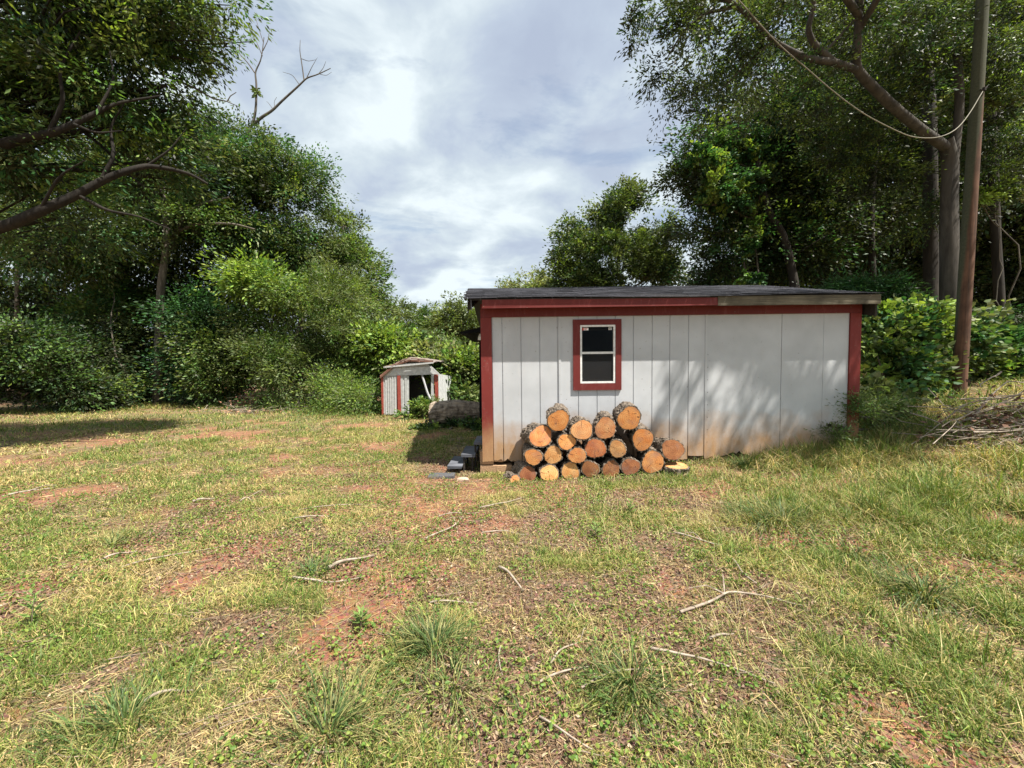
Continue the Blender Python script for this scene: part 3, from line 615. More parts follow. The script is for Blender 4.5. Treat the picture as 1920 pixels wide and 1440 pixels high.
# roof of overlapping shingle courses
ex0, ex1, rx0, rx1 = -.235, 6.30, -.50, 6.36; ey, ez, ry, rz_ = -.285, 2.672, 3.0, 3.455
B = MB(); 
def RP(u, v, dz=0):
    xa = ex0 + (rx0 - ex0) * v; xb = ex1 + (rx1 - ex1) * v
    return np.array([xa + (xb - xa) * u, ey + (ry - ey) * v, ez + (rz_ - ez) * v + dz + .012 * math.sin(u * 9 + v * 3) * (1 - .5 * v)])
B.hexa([RP(.006, .01, -.035), RP(.994, .01, -.035), RP(.994, 1, -.035), RP(.006, 1, -.035), RP(.006, .01, -.012), RP(.994, .01, -.012), RP(.994, 1, -.012), RP(.006, 1, -.012)], (.03, .026, .022))
bx0, bx1 = rx0, rx1
B.hexa([(bx0, ry + .003, rz_ - .035), (bx1, ry + .003, rz_ - .035), (bx1, DEP + .3, 2.66), (bx0, DEP + .3, 2.66), (bx0, ry + .003, rz_), (bx1, ry + .003, rz_), (bx1, DEP + .3, 2.70), (bx0, DEP + .3, 2.70)], (.06, .06, .065))
roof = B.build('roof', M_shingle, shed)
B = MB(); nc = 22
for i in range(nc):
    v0 = i / nc; v1 = min(1.0, (i + 1.25) / nc); u = 0 - rng.uniform(0, .012)
    while u < 1.0:
        wdt = rng.uniform(.035, .055); u2 = min(u + wdt, 1.004); up = rng.uniform(.0, .003) + (rng.random() < .05) * .006 * (i > 0)
        g_ = rng.uniform(.05, .12) * (1.35 if rng.random() < .12 else 1); colr = np.array([g_, g_ * 1.0, g_ * 1.14])
        a = RP(u + .0006, v0, .008 + up); b_ = RP(u2 - .0006, v0, .008 + up); c_ = RP(u2 - .0006, v1, -.006); d_ = RP(u + .0006, v1, -.006)
        t_ = np.array([0, 0, .006]); B.hexa([a - t_, b_ - t_, c_ - t_, d_ - t_, a, b_, c_, d_], colr); u = u2
B.build('shingles', M_shingle, roof)
for i in range(16):     # torn felt and shingle ends hanging at the left rake
    B = MB()
    v0 = i / 15 * .6; p = RP(0, v0, -.02); ln = rng.uniform(.04, .2) * (1.3 if i < 5 else 1); wd = rng.uniform(.03, .08); ox = rng.uniform(-.01, .09)
    B.hexa([p + (ox, 0, -ln), p + (ox + .012, 0, -ln), p + (ox + .022, wd * .6, -ln * .8), p + (ox + .0, wd * .6, -ln * .8), p + (ox, 0, 0), p + (ox + .01, 0, 0), p + (ox + .01, wd, 0), p + (ox, wd, 0)], (.03, .03, .033)); B.build('torn_shingle', M_shingle, roof)
for i in range(10):
    B = MB()
    v0 = i / 9 * .95; p = RP(0, v0); ln = rng.uniform(.02, .07)
    B.hexa([p + (-ln, 0, -.012), p + (.01, 0, -.004), p + (.01, .16, -.004), p + (-ln * .4, .12, -.02), p + (-ln, 0, -.008), p + (.01, 0, 0), p + (.01, .16, 0), p + (-ln * .4, .12, -.016)], (.06, .06, .065)); B.build('torn_shingle', M_shingle, roof)
for xx, dr in ((-.20, .12), (WL + .085, .30)):
    B = MB(); B.hexa([(xx, -.2, 2.63 - dr), (xx + .03, -.2, 2.63 - dr), (xx + .03, 3, 3.39 - dr), (xx, 3, 3.39 - dr), (xx, -.2, 2.635), (xx + .03, -.2, 2.635), (xx + .03, 3, 3.40), (xx, 3, 3.40)], (.03, .03, .03)); B.build('rake_board', M_darkwood, shed)
for xx in (0.0, WL - .1):   # gable infill above the side walls
    B = MB(); B.hexa([(xx, .1, WT), (xx + .1, .1, WT), (xx + .1, DEP, WT), (xx, DEP, WT), (xx, .1, WT + .12), (xx + .1, .1, WT + .12), (xx + .1, DEP, WT + .05), (xx, DEP, WT + .05)])
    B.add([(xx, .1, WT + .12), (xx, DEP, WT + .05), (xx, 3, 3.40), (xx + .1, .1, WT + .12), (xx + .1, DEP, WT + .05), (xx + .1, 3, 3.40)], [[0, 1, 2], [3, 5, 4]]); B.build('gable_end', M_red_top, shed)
bc = (.40, .25, .145)
for (a, c_, y0, y1, z0, z1, cc) in ((-.07, .06, .03, .42, -.035 - .2 + .2, .18, bc), (.0 - .07, .20, -.02, .38, -.26, -.042, (.40, .25, .15)), (.205, .455, -.03, .17, -.27, -.045, bc)):
    B = MB(); B.box((a, y0, z0) if z0 < -.04 else (a, y0, -.035), (c_, y1, z1) if z1 < 0 else (-.03, y1, z1), cc, jit=.004); B.build('foundation_block', M_block, shed)
for xx in (1.9, 3.8): 
    B = MB(); B.box((xx, .15, -.3), (xx + .4, .35, -.004), bc); B.build('foundation_block', M_block, shed)
# steps to the side door
st = empty('door_steps', (-1.0, 7.0, -.08), 'grey board steps climbing to the side door of the shed', 'steps')
def tread(name, x0, x1, y0, y1, zt, th=.04):
    B = MB(); B.box((x0, y0, zt - th), (x1, y1, zt), jit=.004); o = B.build(name, M_tread, None); localise(o, st); return o
tread('tread', -.66, -.49, 6.85, 7.5, .38); tread('tread', -.86, -.62, 6.7, 7.45, .20); tread('tread', -1.07, -.83, 6.55, 7.3, .04)
for (x0, x1, y0, zt) in ((-.65, -.50, 6.87, .336), (-.83, -.66, 6.73, .156), (-1.03, -.86, 6.58, .0)):
    for yy in (y0, y0 + .52):
        
        for xq in (x0, x1 - .03):
            B = MB(); B.box((xq, yy, -.3), (xq + .03, yy + .03, zt)); localise(B.build('step_leg', M_darkwood), st)
ps = gp(827, 895); o = empty('paving_slab', (ps[0], ps[1], ps[2]), 'flat grey slab lying on the ground before the steps', 'slab', rz=.08)
B = MB(); B.box((-.20, -.13, -.03), (.22, .17, .035), (.085, .085, .09), jit=.008); B.build('slab', M_block, o)
# field stone
def rock(px, py, r, label):
    p = gp(px, py); B = MB(); th = np.linspace(0, PI, 9); ph = np.linspace(0, 2 * PI, 14)[:-1]
    T, P_ = np.meshgrid(th, ph, indexing='ij'); rr = 1 + .25 * (fbm(T * 2 + 3, P_ * 1.3, 3) - .5) * 2 * np.sin(T)
    v = np.stack([np.cos(P_) * np.sin(T) * rr * r * 1.3, np.sin(P_) * np.sin(T) * rr * r, np.cos(T) * rr * r * .5], -1).reshape(-1, 3); m_ = len(ph)
    f = [[i * m_ + j, (i + 1) * m_ + j, (i + 1) * m_ + (j + 1) % m_, i * m_ + (j + 1) % m_] for i in range(8) for j in range(m_)]
    B.add(v, f); o = B.build('stone', M_stone, smooth=True, loc=(p[0], p[1], float(H(p[0], p[1])) + r * .25)); tag(o, label, 'stone')
rock(868, 902, .075, 'pale pinkish stone beside the slab at the foot of the steps')
# porch canopy on the left wall
pc = empty('porch_canopy', (-.9, 8.3, 2.4), 'dark flat canopy on a thin black post over the side door', 'canopy')
B = MB(); B.hexa([(-1.06, 8.3, 2.36), (-.50, 8.3, 2.40), (-.50, 11.3, 2.40), (-1.06, 11.3, 2.36), (-1.06, 8.3, 2.40), (-.50, 8.3, 2.53), (-.50, 11.3, 2.53), (-1.06, 11.3, 2.40)], (.02, .02, .02)); localise(B.build('canopy_roof', M_black), pc)
B = MB(); B.box((-.90, 11.0, -.02), (-.84, 11.06, 2.36)); localise(B.build('post', M_black), pc)
B = MB(); B.tube([(-.66, 8.45, 2.37), (-.66, 8.45, 2.30), (-.66, 8.45, 2.24)], [.03, .055, .06], 10); lamp = B.build('lamp', M_vinyl); localise(lamp, pc)

# ------------------------------------------------------------------ log pile
def log(px, py, r, ln=.5, yaw=0, pitch=0, mt=0, Yf=5.95, label='', cat='log', grp='cut logs stacked against the wall', bark=M_logbark, up=False):
    c0 = at(px, py, Yf); R0 = r * Yf / F * .985
    o = empty('cut_log', tuple(c0), label, cat, grp); o.rotation_euler = (pitch, 0, yaw)
    if up: o.rotation_euler = (-PI / 2 + pitch, 0, yaw)
    ns = 72; th = np.arange(ns) / ns * 2 * PI; k = rng.uniform(0, 6.3, 4)
    prof = 1 + .07 * np.cos(2 * th + k[0]) + .045 * np.cos(3 * th + k[1]) + .02 * np.cos(5 * th + k[2])
    nr = 20; yy = np.linspace(0, ln, nr); ring = []
    ridge = fbm(np.repeat(th[None] * R0 * 45, nr, 0) + k[3] * 9, np.repeat(yy[:, None], ns, 1) * 16, 3); ridge[:, -1] = ridge[:, 0]
    rr = R0 * prof[None] * .97 + .004 + .058 * (ridge - .42)
    v = np.stack([np.cos(th)[None] * rr, np.repeat(yy[:, None], ns, 1), np.sin(th)[None] * rr], -1).reshape(-1, 3)
    i = np.arange(nr - 1)[:, None] * ns; j = np.arange(ns)[None]; j2 = (j + 1) % ns
    f = np.stack([i + j, i + ns + j, i + ns + j2, i + j2], -1).reshape(-1, 4)
    B = MB(); B.add(v, f)
    for y0, k_, sg in ((0, 0, 1), (ln, nr - 1, -1)):
        B = B; inn = np.stack([np.cos(th) * R0 * prof * .90, np.full(ns, y0), np.sin(th) * R0 * prof * .90], 1); out = v[k_ * ns:(k_ + 1) * ns]
        j = np.arange(ns); j2 = (j + 1) % ns; q_ = np.stack([j, j2, ns + j2, ns + j], 1); B.add(np.vstack([out, inn]), q_ if sg > 0 else q_[:, ::-1])
    B.build('bark', bark, o)
    for y0, sgn in ((-.004, 1), (ln + .004, -1)):
        B = MB(); row = (rr[0] if sgn > 0 else rr[-1]); v = []; 
        fr_ = [1.0, .66, .33]; 
        for q in fr_: v.append(np.stack([np.cos(th) * (R0 * prof * .93 + (row - R0 * prof * .97) * .25) * q, np.full(ns, y0 - sgn * .004 * (1 - q)), np.sin(th) * (R0 * prof * .93 + (row - R0 * prof * .97) * .25) * q], 1))
        v.append(np.array([[0, y0 - sgn * .004, 0]])); v = np.concatenate(v); ff = []; j = np.arange(ns); j2 = (j + 1) % ns
        for a in range(2): q_ = np.stack([a * ns + j, a * ns + j2, (a + 1) * ns + j2, (a + 1) * ns + j], 1); ff.append(q_ if sgn > 0 else q_[:, ::-1])
        B.add(v, np.concatenate(ff)); tri = np.stack([2 * ns + j, 2 * ns + j2, np.full(ns, 3 * ns)], 1); B.v.append(np.zeros((0, 3))); B.f.append(tri if sgn > 0 else tri[:, ::-1]); B.c.append(np.ones((ns, 3)))
        B.build('cut_end', M_cut[mt], o)
    return o
g1 = 'cut logs stacked against the wall'
LG = [(1047, 788.5, 21, -.10, .06, 0, 'top left log of the pile, bright orange cut end with a crack'),
 (1014, 818, 22, .22, -.10, 0, 'big ringed log at the left side of the pile, second layer'),
 (1091, 806, 20.5, .05, -.04, 1, 'pale round log right of the top left log'),
 (1063, 828, 16.5, .12, -.05, 0, 'small log tucked under the top left log'),
 (1135, 803, 21, -.06, .03, 1, 'pale log with a flat right side, left of the highest log'),
 (1179.5, 784.5, 22.5, .08, .02, 0, 'highest log of the pile, big and orange with three knots'),
 (1205, 824, 21, .12, .02, 0, 'orange log directly under the highest log'),
 (1261.5, 843, 21.5, .32, -.16, 2, 'brown-ended log at the right end, resting on the flat slice'),
 (1000, 857, 16.5, -.04, .0, 0, 'leftmost log of the third layer, orange with dark knots'),
 (1037, 853, 17.5, -.12, .03, 1, 'half shaded log second in the third layer'),
 (1082.5, 854, 16.5, .05, .0, 0, 'small orange log in the middle of the third layer'),
 (1116, 841, 20, -.02, .02, 0, 'large log in the pile centre crossed by a shadow'),
 (1158, 842, 16.5, -.05, .0, 1, 'small pale log right of the large centre log'),
 (1224, 866, 21.5, .10, -.04, 0, 'slotted log in the bottom row beside the flat slice'),
 (990.5, 891, 17.5, .18, -.12, 2, 'brown-ended log second from the left on the ground'),
 (1030, 888, 17.5, .10, -.08, 1, 'yellowish log third from the left on the ground'),
 (1069.5, 884, 18, .04, -.05, 1, 'yellowish cracked log fourth from the left on the ground'),
 (1107, 879.5, 16.5, .05, -.05, 2, 'dull log half hidden in grass in the bottom row'),
 (1146, 880, 17, .10, -.06, 2, 'reddish brown log in the bottom row with pale bark'),
 (1182, 875, 17, .12, -.06, 2, 'shaded brown log left of the slotted log')]
for (px, py, r, yaw, pit, mt_, lab) in LG:
    log(px, py, r * 1.0, .58 + rng.uniform(-.03, .02), -(px - 960) / F + .10 + .7 * yaw + (.12 if px == 1261.5 else 0), pit, mt_, 5.95 + rng.uniform(-.03, .03), lab)
log(966, 901, 10, .3, .35, -.1, 0, 5.85, 'smallest thin log lying at the far left of the pile')
pf = at(1269, 869, 5.93); hh = float(H(pf[0], pf[1]))
o = log(1269, 866, 22, .13, 0, .10, 1, 5.95, 'flat round slice lying on the grass under the brown-ended log', cat='log slice', up=True)
o.location = (pf[0] + .0, pf[1] + .02, hh + .135)
# big fallen trunk section behind the shed
c0 = at(808, 777, 11.2); 
o = empty('fallen_log', (c0[0], c0[1], 0), 'thick fallen tree trunk with furrowed bark behind the shed', 'fallen trunk')
ns = 96; nr = 60; th = np.arange(ns) / ns * 2 * PI; yy = np.linspace(0, 3.4, nr)
R0 = .34 - .02 * yy + .03 * np.sin(yy * 3.3); axx = c0[0] + yy * .96; axy = c0[1] + .25 * yy; axz = c0[2] + .0 * yy + .05 * np.sin(yy * 2.1) + .02 * yy
rid = fbm(np.repeat(th[None] * 7, nr, 0), np.repeat(yy[:, None] * 3.0, ns, 1), 4); rid2 = fbm(np.repeat(th[None] * 3.5 * 4, nr, 0) + np.repeat(yy[:, None], ns, 1), np.repeat(yy[:, None] * 9, ns, 1), 3)
for q in (rid, rid2): q[:, -3:] = q[:, :1] * np.array([[.25, .5, .75]]) + q[:, -3:] * np.array([[.75, .5, .25]])
rr = R0[:, None] * (1 + .16 * (rid - .5)) + .10 * (rid2 - .5)
v = np.stack([np.repeat(axx[:, None], ns, 1) - .25 * np.cos(th) * rr * .0, axy[:, None] + np.cos(th)[None] * rr, axz[:, None] + np.sin(th)[None] * rr * .92], -1).reshape(-1, 3)
i = np.arange(nr - 1)[:, None] * ns; j = np.arange(ns)[None]; j2 = (j + 1) % ns
B = MB(); B.add(v, np.stack([i + j, i + j2, i + ns + j2, i + ns + j], -1).reshape(-1, 4)); localise(B.build('bark', M_fallen, smooth=True), o)
B = MB(); vv = np.vstack([v[:ns] + [-.004, 0, 0], [[axx[0] - .02, axy[0], axz[0]]]]); B.add(vv, np.stack([j2[0], j[0], np.full(ns, ns)], 1)); localise(B.build('cut_end', M_cut[2]), o)

# ------------------------------------------------------------------ old metal garden shed
D = 13.5
ms = empty('garden_shed', (*at(768, 780, D)[:2], float(H(*at(768, 780, D)[:2]))), 'small rusty collapsing metal garden shed with an open doorway', 'shed')
WM = (.50, .50, .49); RM = (.33, .07, .05); RU = (.17, .085, .06)
def q4(px): return [at(a, b_, D + d_) for a, b_, d_ in px]
def plate(name, pts, col, th=.02, m=M_metal, par=ms, corr=0):
    P = np.array(q4(pts)); B = MB()
    if corr:
        for k in range(corr):
            a = k / corr; b2 = (k + .55) / corr; c2 = (k + 1) / corr; L_ = lambda u, r: (P[0] + (P[1] - P[0]) * u) * (1 - r) + (P[3] + (P[2] - P[3]) * u) * r
            for u0, u1, dy in ((a, b2, -.018), (b2, c2, .0)):
                e0, e1, e2, e3 = L_(u0, 0), L_(u1, 0), L_(u1, 1), L_(u0, 1); d1 = np.array([0, dy, 0]); d2 = np.array([0, th, 0]); B.hexa([e0 + d1, e1 + d1, e1 + d2, e0 + d2, e3 + d1, e2 + d1, e2 + d2, e3 + d2], np.array(col) * rng.uniform(.88, 1.06))
    else:
        d2 = np.array([0, th, 0]); B.hexa([P[0], P[1], P[1] + d2, P[0] + d2, P[3], P[2], P[2] + d2, P[3] + d2], col)
    return localise(B.build(name, m), par)
plate('front_panel', [(719, 777, 0), (744, 777, 0), (744, 705, 0), (718, 706, 0)], WM, corr=6)
plate('corner_trim', [(716, 777, -.03), (719.5, 777, -.03), (718.5, 706, -.03), (714, 706, -.03)], RM)
plate('door_trim', [(746, 780, -.03), (752, 780, -.03), (750.5, 704, -.03), (744.5, 704, -.03)], RM)
plate('door', [(753, 779, .02), (767, 777, .02), (766.5, 704, .02), (751, 704, .02)], (.48, .49, .48), corr=2)
plate('door_trim', [(817, 765, -.03), (822.5, 765, -.03), (821, 702, -.03), (814, 702, -.03)], RM)
plate('door_post', [(808, 768, .0), (814, 768, .0), (813, 702, .0), (808.5, 702, .0)], WM)
plate('header_panel', [(718, 705.5, -.01), (822, 701.5, -.01), (806, 687, -.01), (735, 690, -.01)], (.56, .57, .57))
plate('header_panel', [(735, 689.6, .0), (806, 686.6, .0), (800, 680, .0), (760, 681, .0)], (.5, .51, .52))
# side wall, back wall
plate('side_panel', [(823, 768, .0), (852, 765, 1.4), (849, 706, 1.4), (822, 701, .0)], (.55, .56, .56), corr=7)
plate('back_panel', [(722, 770, 1.6), (850, 765, 1.6), (850, 702, 1.6), (722, 702, 1.6)], (.06, .06, .06))  # panel coloured near black, putting the interior's shade into its colour
plate('side_panel', [(717, 777, .02), (723, 770, 1.6), (723, 702, 1.6), (716, 706, .02)], WM)
for a, b_, c1 in (([(711, 708, -.1), (714, 709, -.1), (734, 692, -.1), (730, 690, -.1)], 0, RU), ([(719, 690, -.12), (812, 681.5, -.12), (812, 678.5, -.12), (719, 687, -.12)], 0, WM), ([(732, 689, -.1), (768, 677, -.1), (768, 674, -.1), (731, 686, -.1)], 0, RU), ([(768, 677, -.1), (812, 680, -.1), (812, 676.5, -.1), (768, 674, -.1)], 0, RU), ([(806, 689, -.1), (822, 704, -.1), (825, 702, -.1), (808, 686, -.1)], 0, WM)):
    plate('roof_rail', a, c1, .04)
def sheet(name, pts, col):
    P = np.array(q4(pts)); B = MB(); n = 10; U, V = np.meshgrid(np.linspace(0, 1, n), np.linspace(0, 1, n), indexing='ij')
    S = (P[0] * ((1 - U) * (1 - V))[..., None] + P[1] * (U * (1 - V))[..., None] + P[2] * (U * V)[..., None] + P[3] * ((1 - U) * V)[..., None])
    S[..., 2] += .09 * (fbm(U * 5, V * 5, 2) - .5); ii = np.arange(n * n).reshape(n, n); f = np.stack([ii[:-1, :-1], ii[1:, :-1], ii[1:, 1:], ii[:-1, 1:]], -1).reshape(-1, 4)
    v = S.reshape(-1, 3); B.add(v, f, col); B.add(v - [0, 0, .012], f[:, ::-1], col); return localise(B.build(name, M_metal), ms)
sheet('roof_sheet', [(712, 707, -.08), (733, 691, -.08), (735, 688, 1.7), (714, 702, 1.7)], RU)
sheet('roof_sheet', [(733, 689, -.08), (768, 675, -.08), (770, 668, 1.7), (737, 682, 1.7)], (.17, .12, .10))
sheet('roof_sheet', [(768, 675, -.08), (812, 679, -.08), (835, 676, 1.7), (770, 668, 1.7)], (.22, .18, .16))
for a_, b_ in (((720, 688), (752, 681)), ((742, 684), (790, 673)), ((758, 676), (806, 684)), ((770, 672), (818, 680)), ((735, 687), (764, 672)), ((785, 679), (812, 676))):
    B = MB(); B.tube([at(*a_, D - .12), at((a_[0] + b_[0]) / 2, (a_[1] + b_[1]) / 2 + rng.uniform(-3, 2), D + .1), at(*b_, D + rng.uniform(0, .5))], [.018, .022, .012], 5, (.15, .09, .07)); localise(B.build('roof_strip', M_tint), ms)
B = MB(); B.tube([at(791, 702, D + .05), at(801, 735, D - .02), at(812, 760, D - .06)], .035, 8, (.42, .42, .43)); localise(B.build('fallen_strut', M_metal), ms)
bp = gp(735, 778); cbk = empty('cinder_block', (bp[0], bp[1], float(H(bp[0], bp[1]))), 'pale cinder block with two holes before the metal shed', 'block')
B = MB(); 
for a, b_ in ((-.2, -.16), (-.02, .02), (.16, .2)): B.box((a, -.1, 0), (b_, .1, .15), (.5, .46, .42))
B.box((-.2, -.1, .15), (.2, .1, .18), (.52, .48, .44)); B.box((-.2, -.1, -.03), (.2, .1, 0), (.5, .46, .42)); B.build('block_body', M_block, cbk)

# ------------------------------------------------------------------ utility pole, cable
pb = at(1797, 742, 8.6); pb[2] = float(H(pb[0], pb[1])) - .02
pole = empty('utility_pole', tuple(pb), 'tall reddish brown wooden utility pole on the right slope', 'utility pole')
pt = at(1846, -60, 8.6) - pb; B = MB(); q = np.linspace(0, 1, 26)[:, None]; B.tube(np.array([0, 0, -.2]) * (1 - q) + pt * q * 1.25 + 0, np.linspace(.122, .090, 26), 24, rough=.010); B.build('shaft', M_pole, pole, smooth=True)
hk = at(1844, 168, 8.5) - pb; B = MB(); B.tube([hk + (-.07, 0, 0), hk + (.02, -.01, .0), hk + (.06, -.01, .05)], .013, 8); B.tube([hk + (.0, -.01, -.035), hk + (.0, -.01, .035)], .03, 10); B.build('cable_hook', M_darkwood, pole)
cab = [(1330, -60, 7.2), (1400, 16, 7.35), (1424, 45, 7.4), (1465, 89, 7.5), (1506, 122, 7.6), (1546, 158, 7.7), (1587, 191, 7.8), (1627, 219, 7.9), (1680, 245, 8.05), (1709, 258, 8.15), (1749, 260, 8.25), (1774, 254, 8.3), (1798, 240, 8.35), (1822, 207, 8.42), (1836, 182, 8.46), (1846, 166, 8.5)]
P = np.array([at(*p) for p in cab]); q = np.linspace(0, len(P) - 1, 60); P = np.stack([np.interp(q, range(len(P)), P[:, i]) for i in range(3)], 1)
for _ in range(4): P[1:-1] = (P[:-2] + 2 * P[1:-1] + P[2:]) / 4
B = MB(); B.tube(P, .0095, 8); o = B.build('cable', M_cable, smooth=True); tag(o, 'pale sagging cable running from the tree to the utility pole', 'cable')

# ------------------------------------------------------------------ trees
GREENS = {'olive': (.080, .112, .032), 'deep': (.030, .060, .022), 'mid': (.082, .150, .038), 'bright': (.20, .28, .055), 'grey': (.130, .160, .060), 'pale': (.20, .22, .10), 'vine': (.045, .115, .040), 'shade': (.031, .038, .015)}  # shade tone darkened: dense canopy's shading put into the leaf colour
def crown(blobs_, n_leaf, size, pal, clump=.45, per=34, up=.55, asp=.45, shell=.42, yel=.06, droop=.25, gap=.65, qt=.42):
    """blobs_: (centre xyz, rx, ry, rz) ; leaves in clumps spread through the volume"""
    B = MB(); vol = np.array([b[1] * b[3] for b in blobs_]); vol = vol / vol.sum(); pal = [np.array(GREENS[p]) for p in pal]
    per = int(per * 3.2); kt = 9
    for (c, rx, ry, rz), w_ in zip(blobs_, vol):
        nc = max(3, int(n_leaf * 1.25 * w_ / per * 1.6)); d = rng.normal(0, 1, (nc, 3)); d /= np.linalg.norm(d, axis=1)[:, None]
        r = rng.random(nc) ** shell; cc = np.array(c) + d * r[:, None] * np.array([rx, ry, rz]) * (1 + .14 * rng.normal(0, 1, (nc, 1)))
        nz = .5 * fbm(cc[:, 0] * gap + 5, cc[:, 2] * gap * 1.3 + 9, 2) + .5 * fbm(cc[:, 1] * gap + 31, cc[:, 2] * gap * 1.3 + cc[:, 0] * .4, 2)
        keep = nz > np.quantile(nz, qt) if nc > 8 else nz > -1
        cc, d, r = cc[keep], d[keep], r[keep]; nc = len(cc)
        sc = rng.uniform(.6, 1.4, nc); m_ = rng.integers(int(per * .5), int(per * 1.5), nc); rep = np.repeat(np.arange(nc), m_); n_ = len(rep)
        tw = rng.normal(0, 1, (nc, kt, 3)); tw[..., 2] *= .55; tw /= np.linalg.norm(tw, axis=2)[..., None]; tw += d[:, None] * .7; tw[..., 2] -= droop * .6
        ti = rng.integers(0, kt, n_); dv = tw[rep, ti]; tt = rng.random(n_) ** .7
        pos = cc[rep] + dv * (tt * clump * 1.55 * sc[rep])[:, None] + np.clip(rng.normal(0, 1, (n_, 3)), -1.6, 1.6) * (clump * .26 * sc[rep])[:, None]
        pos[:, 2] -= tt ** 2 * clump * droop
        pi = rng.integers(0, len(pal), nc); base = np.array(pal)[pi] * rng.uniform(.6, 1.4, (nc, 1))
        ye = rng.random(nc) < yel; base[ye] = np.array(GREENS['bright']) * .8
        col = base[rep] * rng.uniform(.6, 1.45, (n_, 1)) * rng.normal(1, .06, (n_, 3))
        B.add(*leaves(pos, size * rng.uniform(.55, 1.3, n_), np.clip(col, .01, .6), up, droop, asp, ax=dv))
    return B
def limb(B, a, b_, r0, r1, sag=.0, n=7, ns=8):
    q = np.linspace(0, 1, n)[:, None]; P = np.array(a) * (1 - q) + np.array(b_) * q; ln = np.linalg.norm(np.array(b_) - np.array(a))
    P[1:-1] += rng.normal(0, .035 * ln, (n - 2, 3)); P[:, 2] += sag * np.sin(q[:, 0] * PI)
    for _ in range(1): P[1:-1] = (P[:-2] + 2 * P[1:-1] + P[2:]) / 4
    B.tube(P, np.linspace(r0, r1, n), ns, cap=False, rough=.055); return P
def tree(name, base, bl, n_leaf, size, pal, label, cat='tree', group=None, r=.22, bark=M_bark, trunk_top=None, paths=None, auto=True, twigs=3, **k):
    """bl: list of (px,py,depth,rx,ry,rz) blobs"""
    bl = [(at(b[0], b[1], b[2]), b[3], b[4], b[5]) for b in bl]
    bz = float(H(base[0], base[1])) - .05; o = empty(name, (base[0], base[1], bz), label, cat, group)
    T = MB(); cen = np.mean([b[0] for b in bl], 0)
    if auto:
        top = np.array([base[0] * .6 + cen[0] * .4, base[1] * .6 + cen[1] * .4, max(b[0][2] for b in bl)]) if trunk_top is None else np.array(trunk_top)
        P = limb(T, (base[0], base[1], bz), top, r, r * .25, n=12, ns=12)
        for c, rx, ry, rz in bl:
            j = np.argmin(np.abs(P[:, 2] - (c[2] - .9 * rz - .5))); j = max(2, min(j, 10))
            Q = limb(T, P[j], c + rng.normal(0, .2, 3), r * .42 * (1 - j / 16), .03, n=6)
            for _ in range(twigs): e = c + rng.normal(0, .55, 3) * np.array([rx, ry, rz]); limb(T, Q[rng.integers(2, 5)], e, .035, .008, n=5, ns=5)
    if paths:
        for pts, r0, r1 in paths:
            W = np.array([at(*p) if len(p) == 3 else p[:3] for p in pts]); q = np.linspace(0, len(W) - 1, len(W) * 4); W = np.stack([np.interp(q, range(len(W)), W[:, i]) for i in range(3)], 1)
            for _ in range(2): W[1:-1] = (W[:-2] + 2 * W[1:-1] + W[2:]) / 4
            T.tube(W, np.linspace(r0, r1, len(W)), 14, cap=False, rough=.055)
    localise(T.build('trunk', bark, smooth=True), o)
    if n_leaf: localise(crown(bl, n_leaf, size, pal, **k).build('crown', M_leaf), o)
    return o
def xy(px, Y): return (float((px - 960) / F * Y), float(Y))
# --- left: near overhanging tree whose trunk stands outside the frame
A = [(400, -30, 8.4, .6, .8, .4), (330, 40, 8.4, .6, .8, .5), (310, 150, 8.5, .5, .8, .35), (60, 40, 7.8, 1.6, 1.6, 1.0), (200, 60, 8.0, 1.5, 1.6, 1.0), (285, 45, 8.2, 1.1, 1.3, .8), (330, -20, 8.3, .75, .9, .5), (40, 170, 7.8, 1.3, 1.5, .9), (170, 160, 8.0, 1.3, 1.5, .75), (240, 150, 8.2, 1.0, 1.2, .6), (285, 215, 8.6, .6, 1., .35),
     (90, 300, 8.2, 1.3, 1.4, .8), (230, 260, 8.6, 1.1, 1.2, .6), (275, 100, 8.4, .6, .8, .5), (120, 410, 8.8, 1.0, 1.2, .6), (-120, 200, 7.6, 1.8, 2, 2.4), (60, -120, 7.5, 2.6, 2.4, 1.1), (180, -110, 7.8, 2.0, 2.2, .9), (300, 320, 9.0, .9, 1.0, .45)]
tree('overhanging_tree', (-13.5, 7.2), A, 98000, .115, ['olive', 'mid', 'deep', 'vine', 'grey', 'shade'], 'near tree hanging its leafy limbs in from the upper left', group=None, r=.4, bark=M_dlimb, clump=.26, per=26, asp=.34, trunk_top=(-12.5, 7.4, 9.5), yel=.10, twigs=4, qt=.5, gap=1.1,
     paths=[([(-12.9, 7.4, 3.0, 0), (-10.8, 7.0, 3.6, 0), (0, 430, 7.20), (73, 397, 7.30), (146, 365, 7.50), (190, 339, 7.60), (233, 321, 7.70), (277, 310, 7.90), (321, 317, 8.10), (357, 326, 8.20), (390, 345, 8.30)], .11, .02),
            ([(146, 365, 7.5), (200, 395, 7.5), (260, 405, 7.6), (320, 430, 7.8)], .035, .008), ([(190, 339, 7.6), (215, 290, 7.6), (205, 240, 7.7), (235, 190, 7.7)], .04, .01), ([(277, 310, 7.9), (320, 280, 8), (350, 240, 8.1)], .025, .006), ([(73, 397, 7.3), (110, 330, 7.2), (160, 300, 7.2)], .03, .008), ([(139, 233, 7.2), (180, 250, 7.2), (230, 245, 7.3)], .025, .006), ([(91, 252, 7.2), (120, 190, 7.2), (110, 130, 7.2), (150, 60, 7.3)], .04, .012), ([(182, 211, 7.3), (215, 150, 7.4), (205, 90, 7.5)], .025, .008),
            ([(-12.9, 7.4, 5.0, 0), (0, 273, 7.10), (44, 259, 7.20), (91, 252, 7.20), (139, 233, 7.30), (182, 211, 7.40), (219, 193, 7.50), (300, 180, 7.70)], .10, .015)])
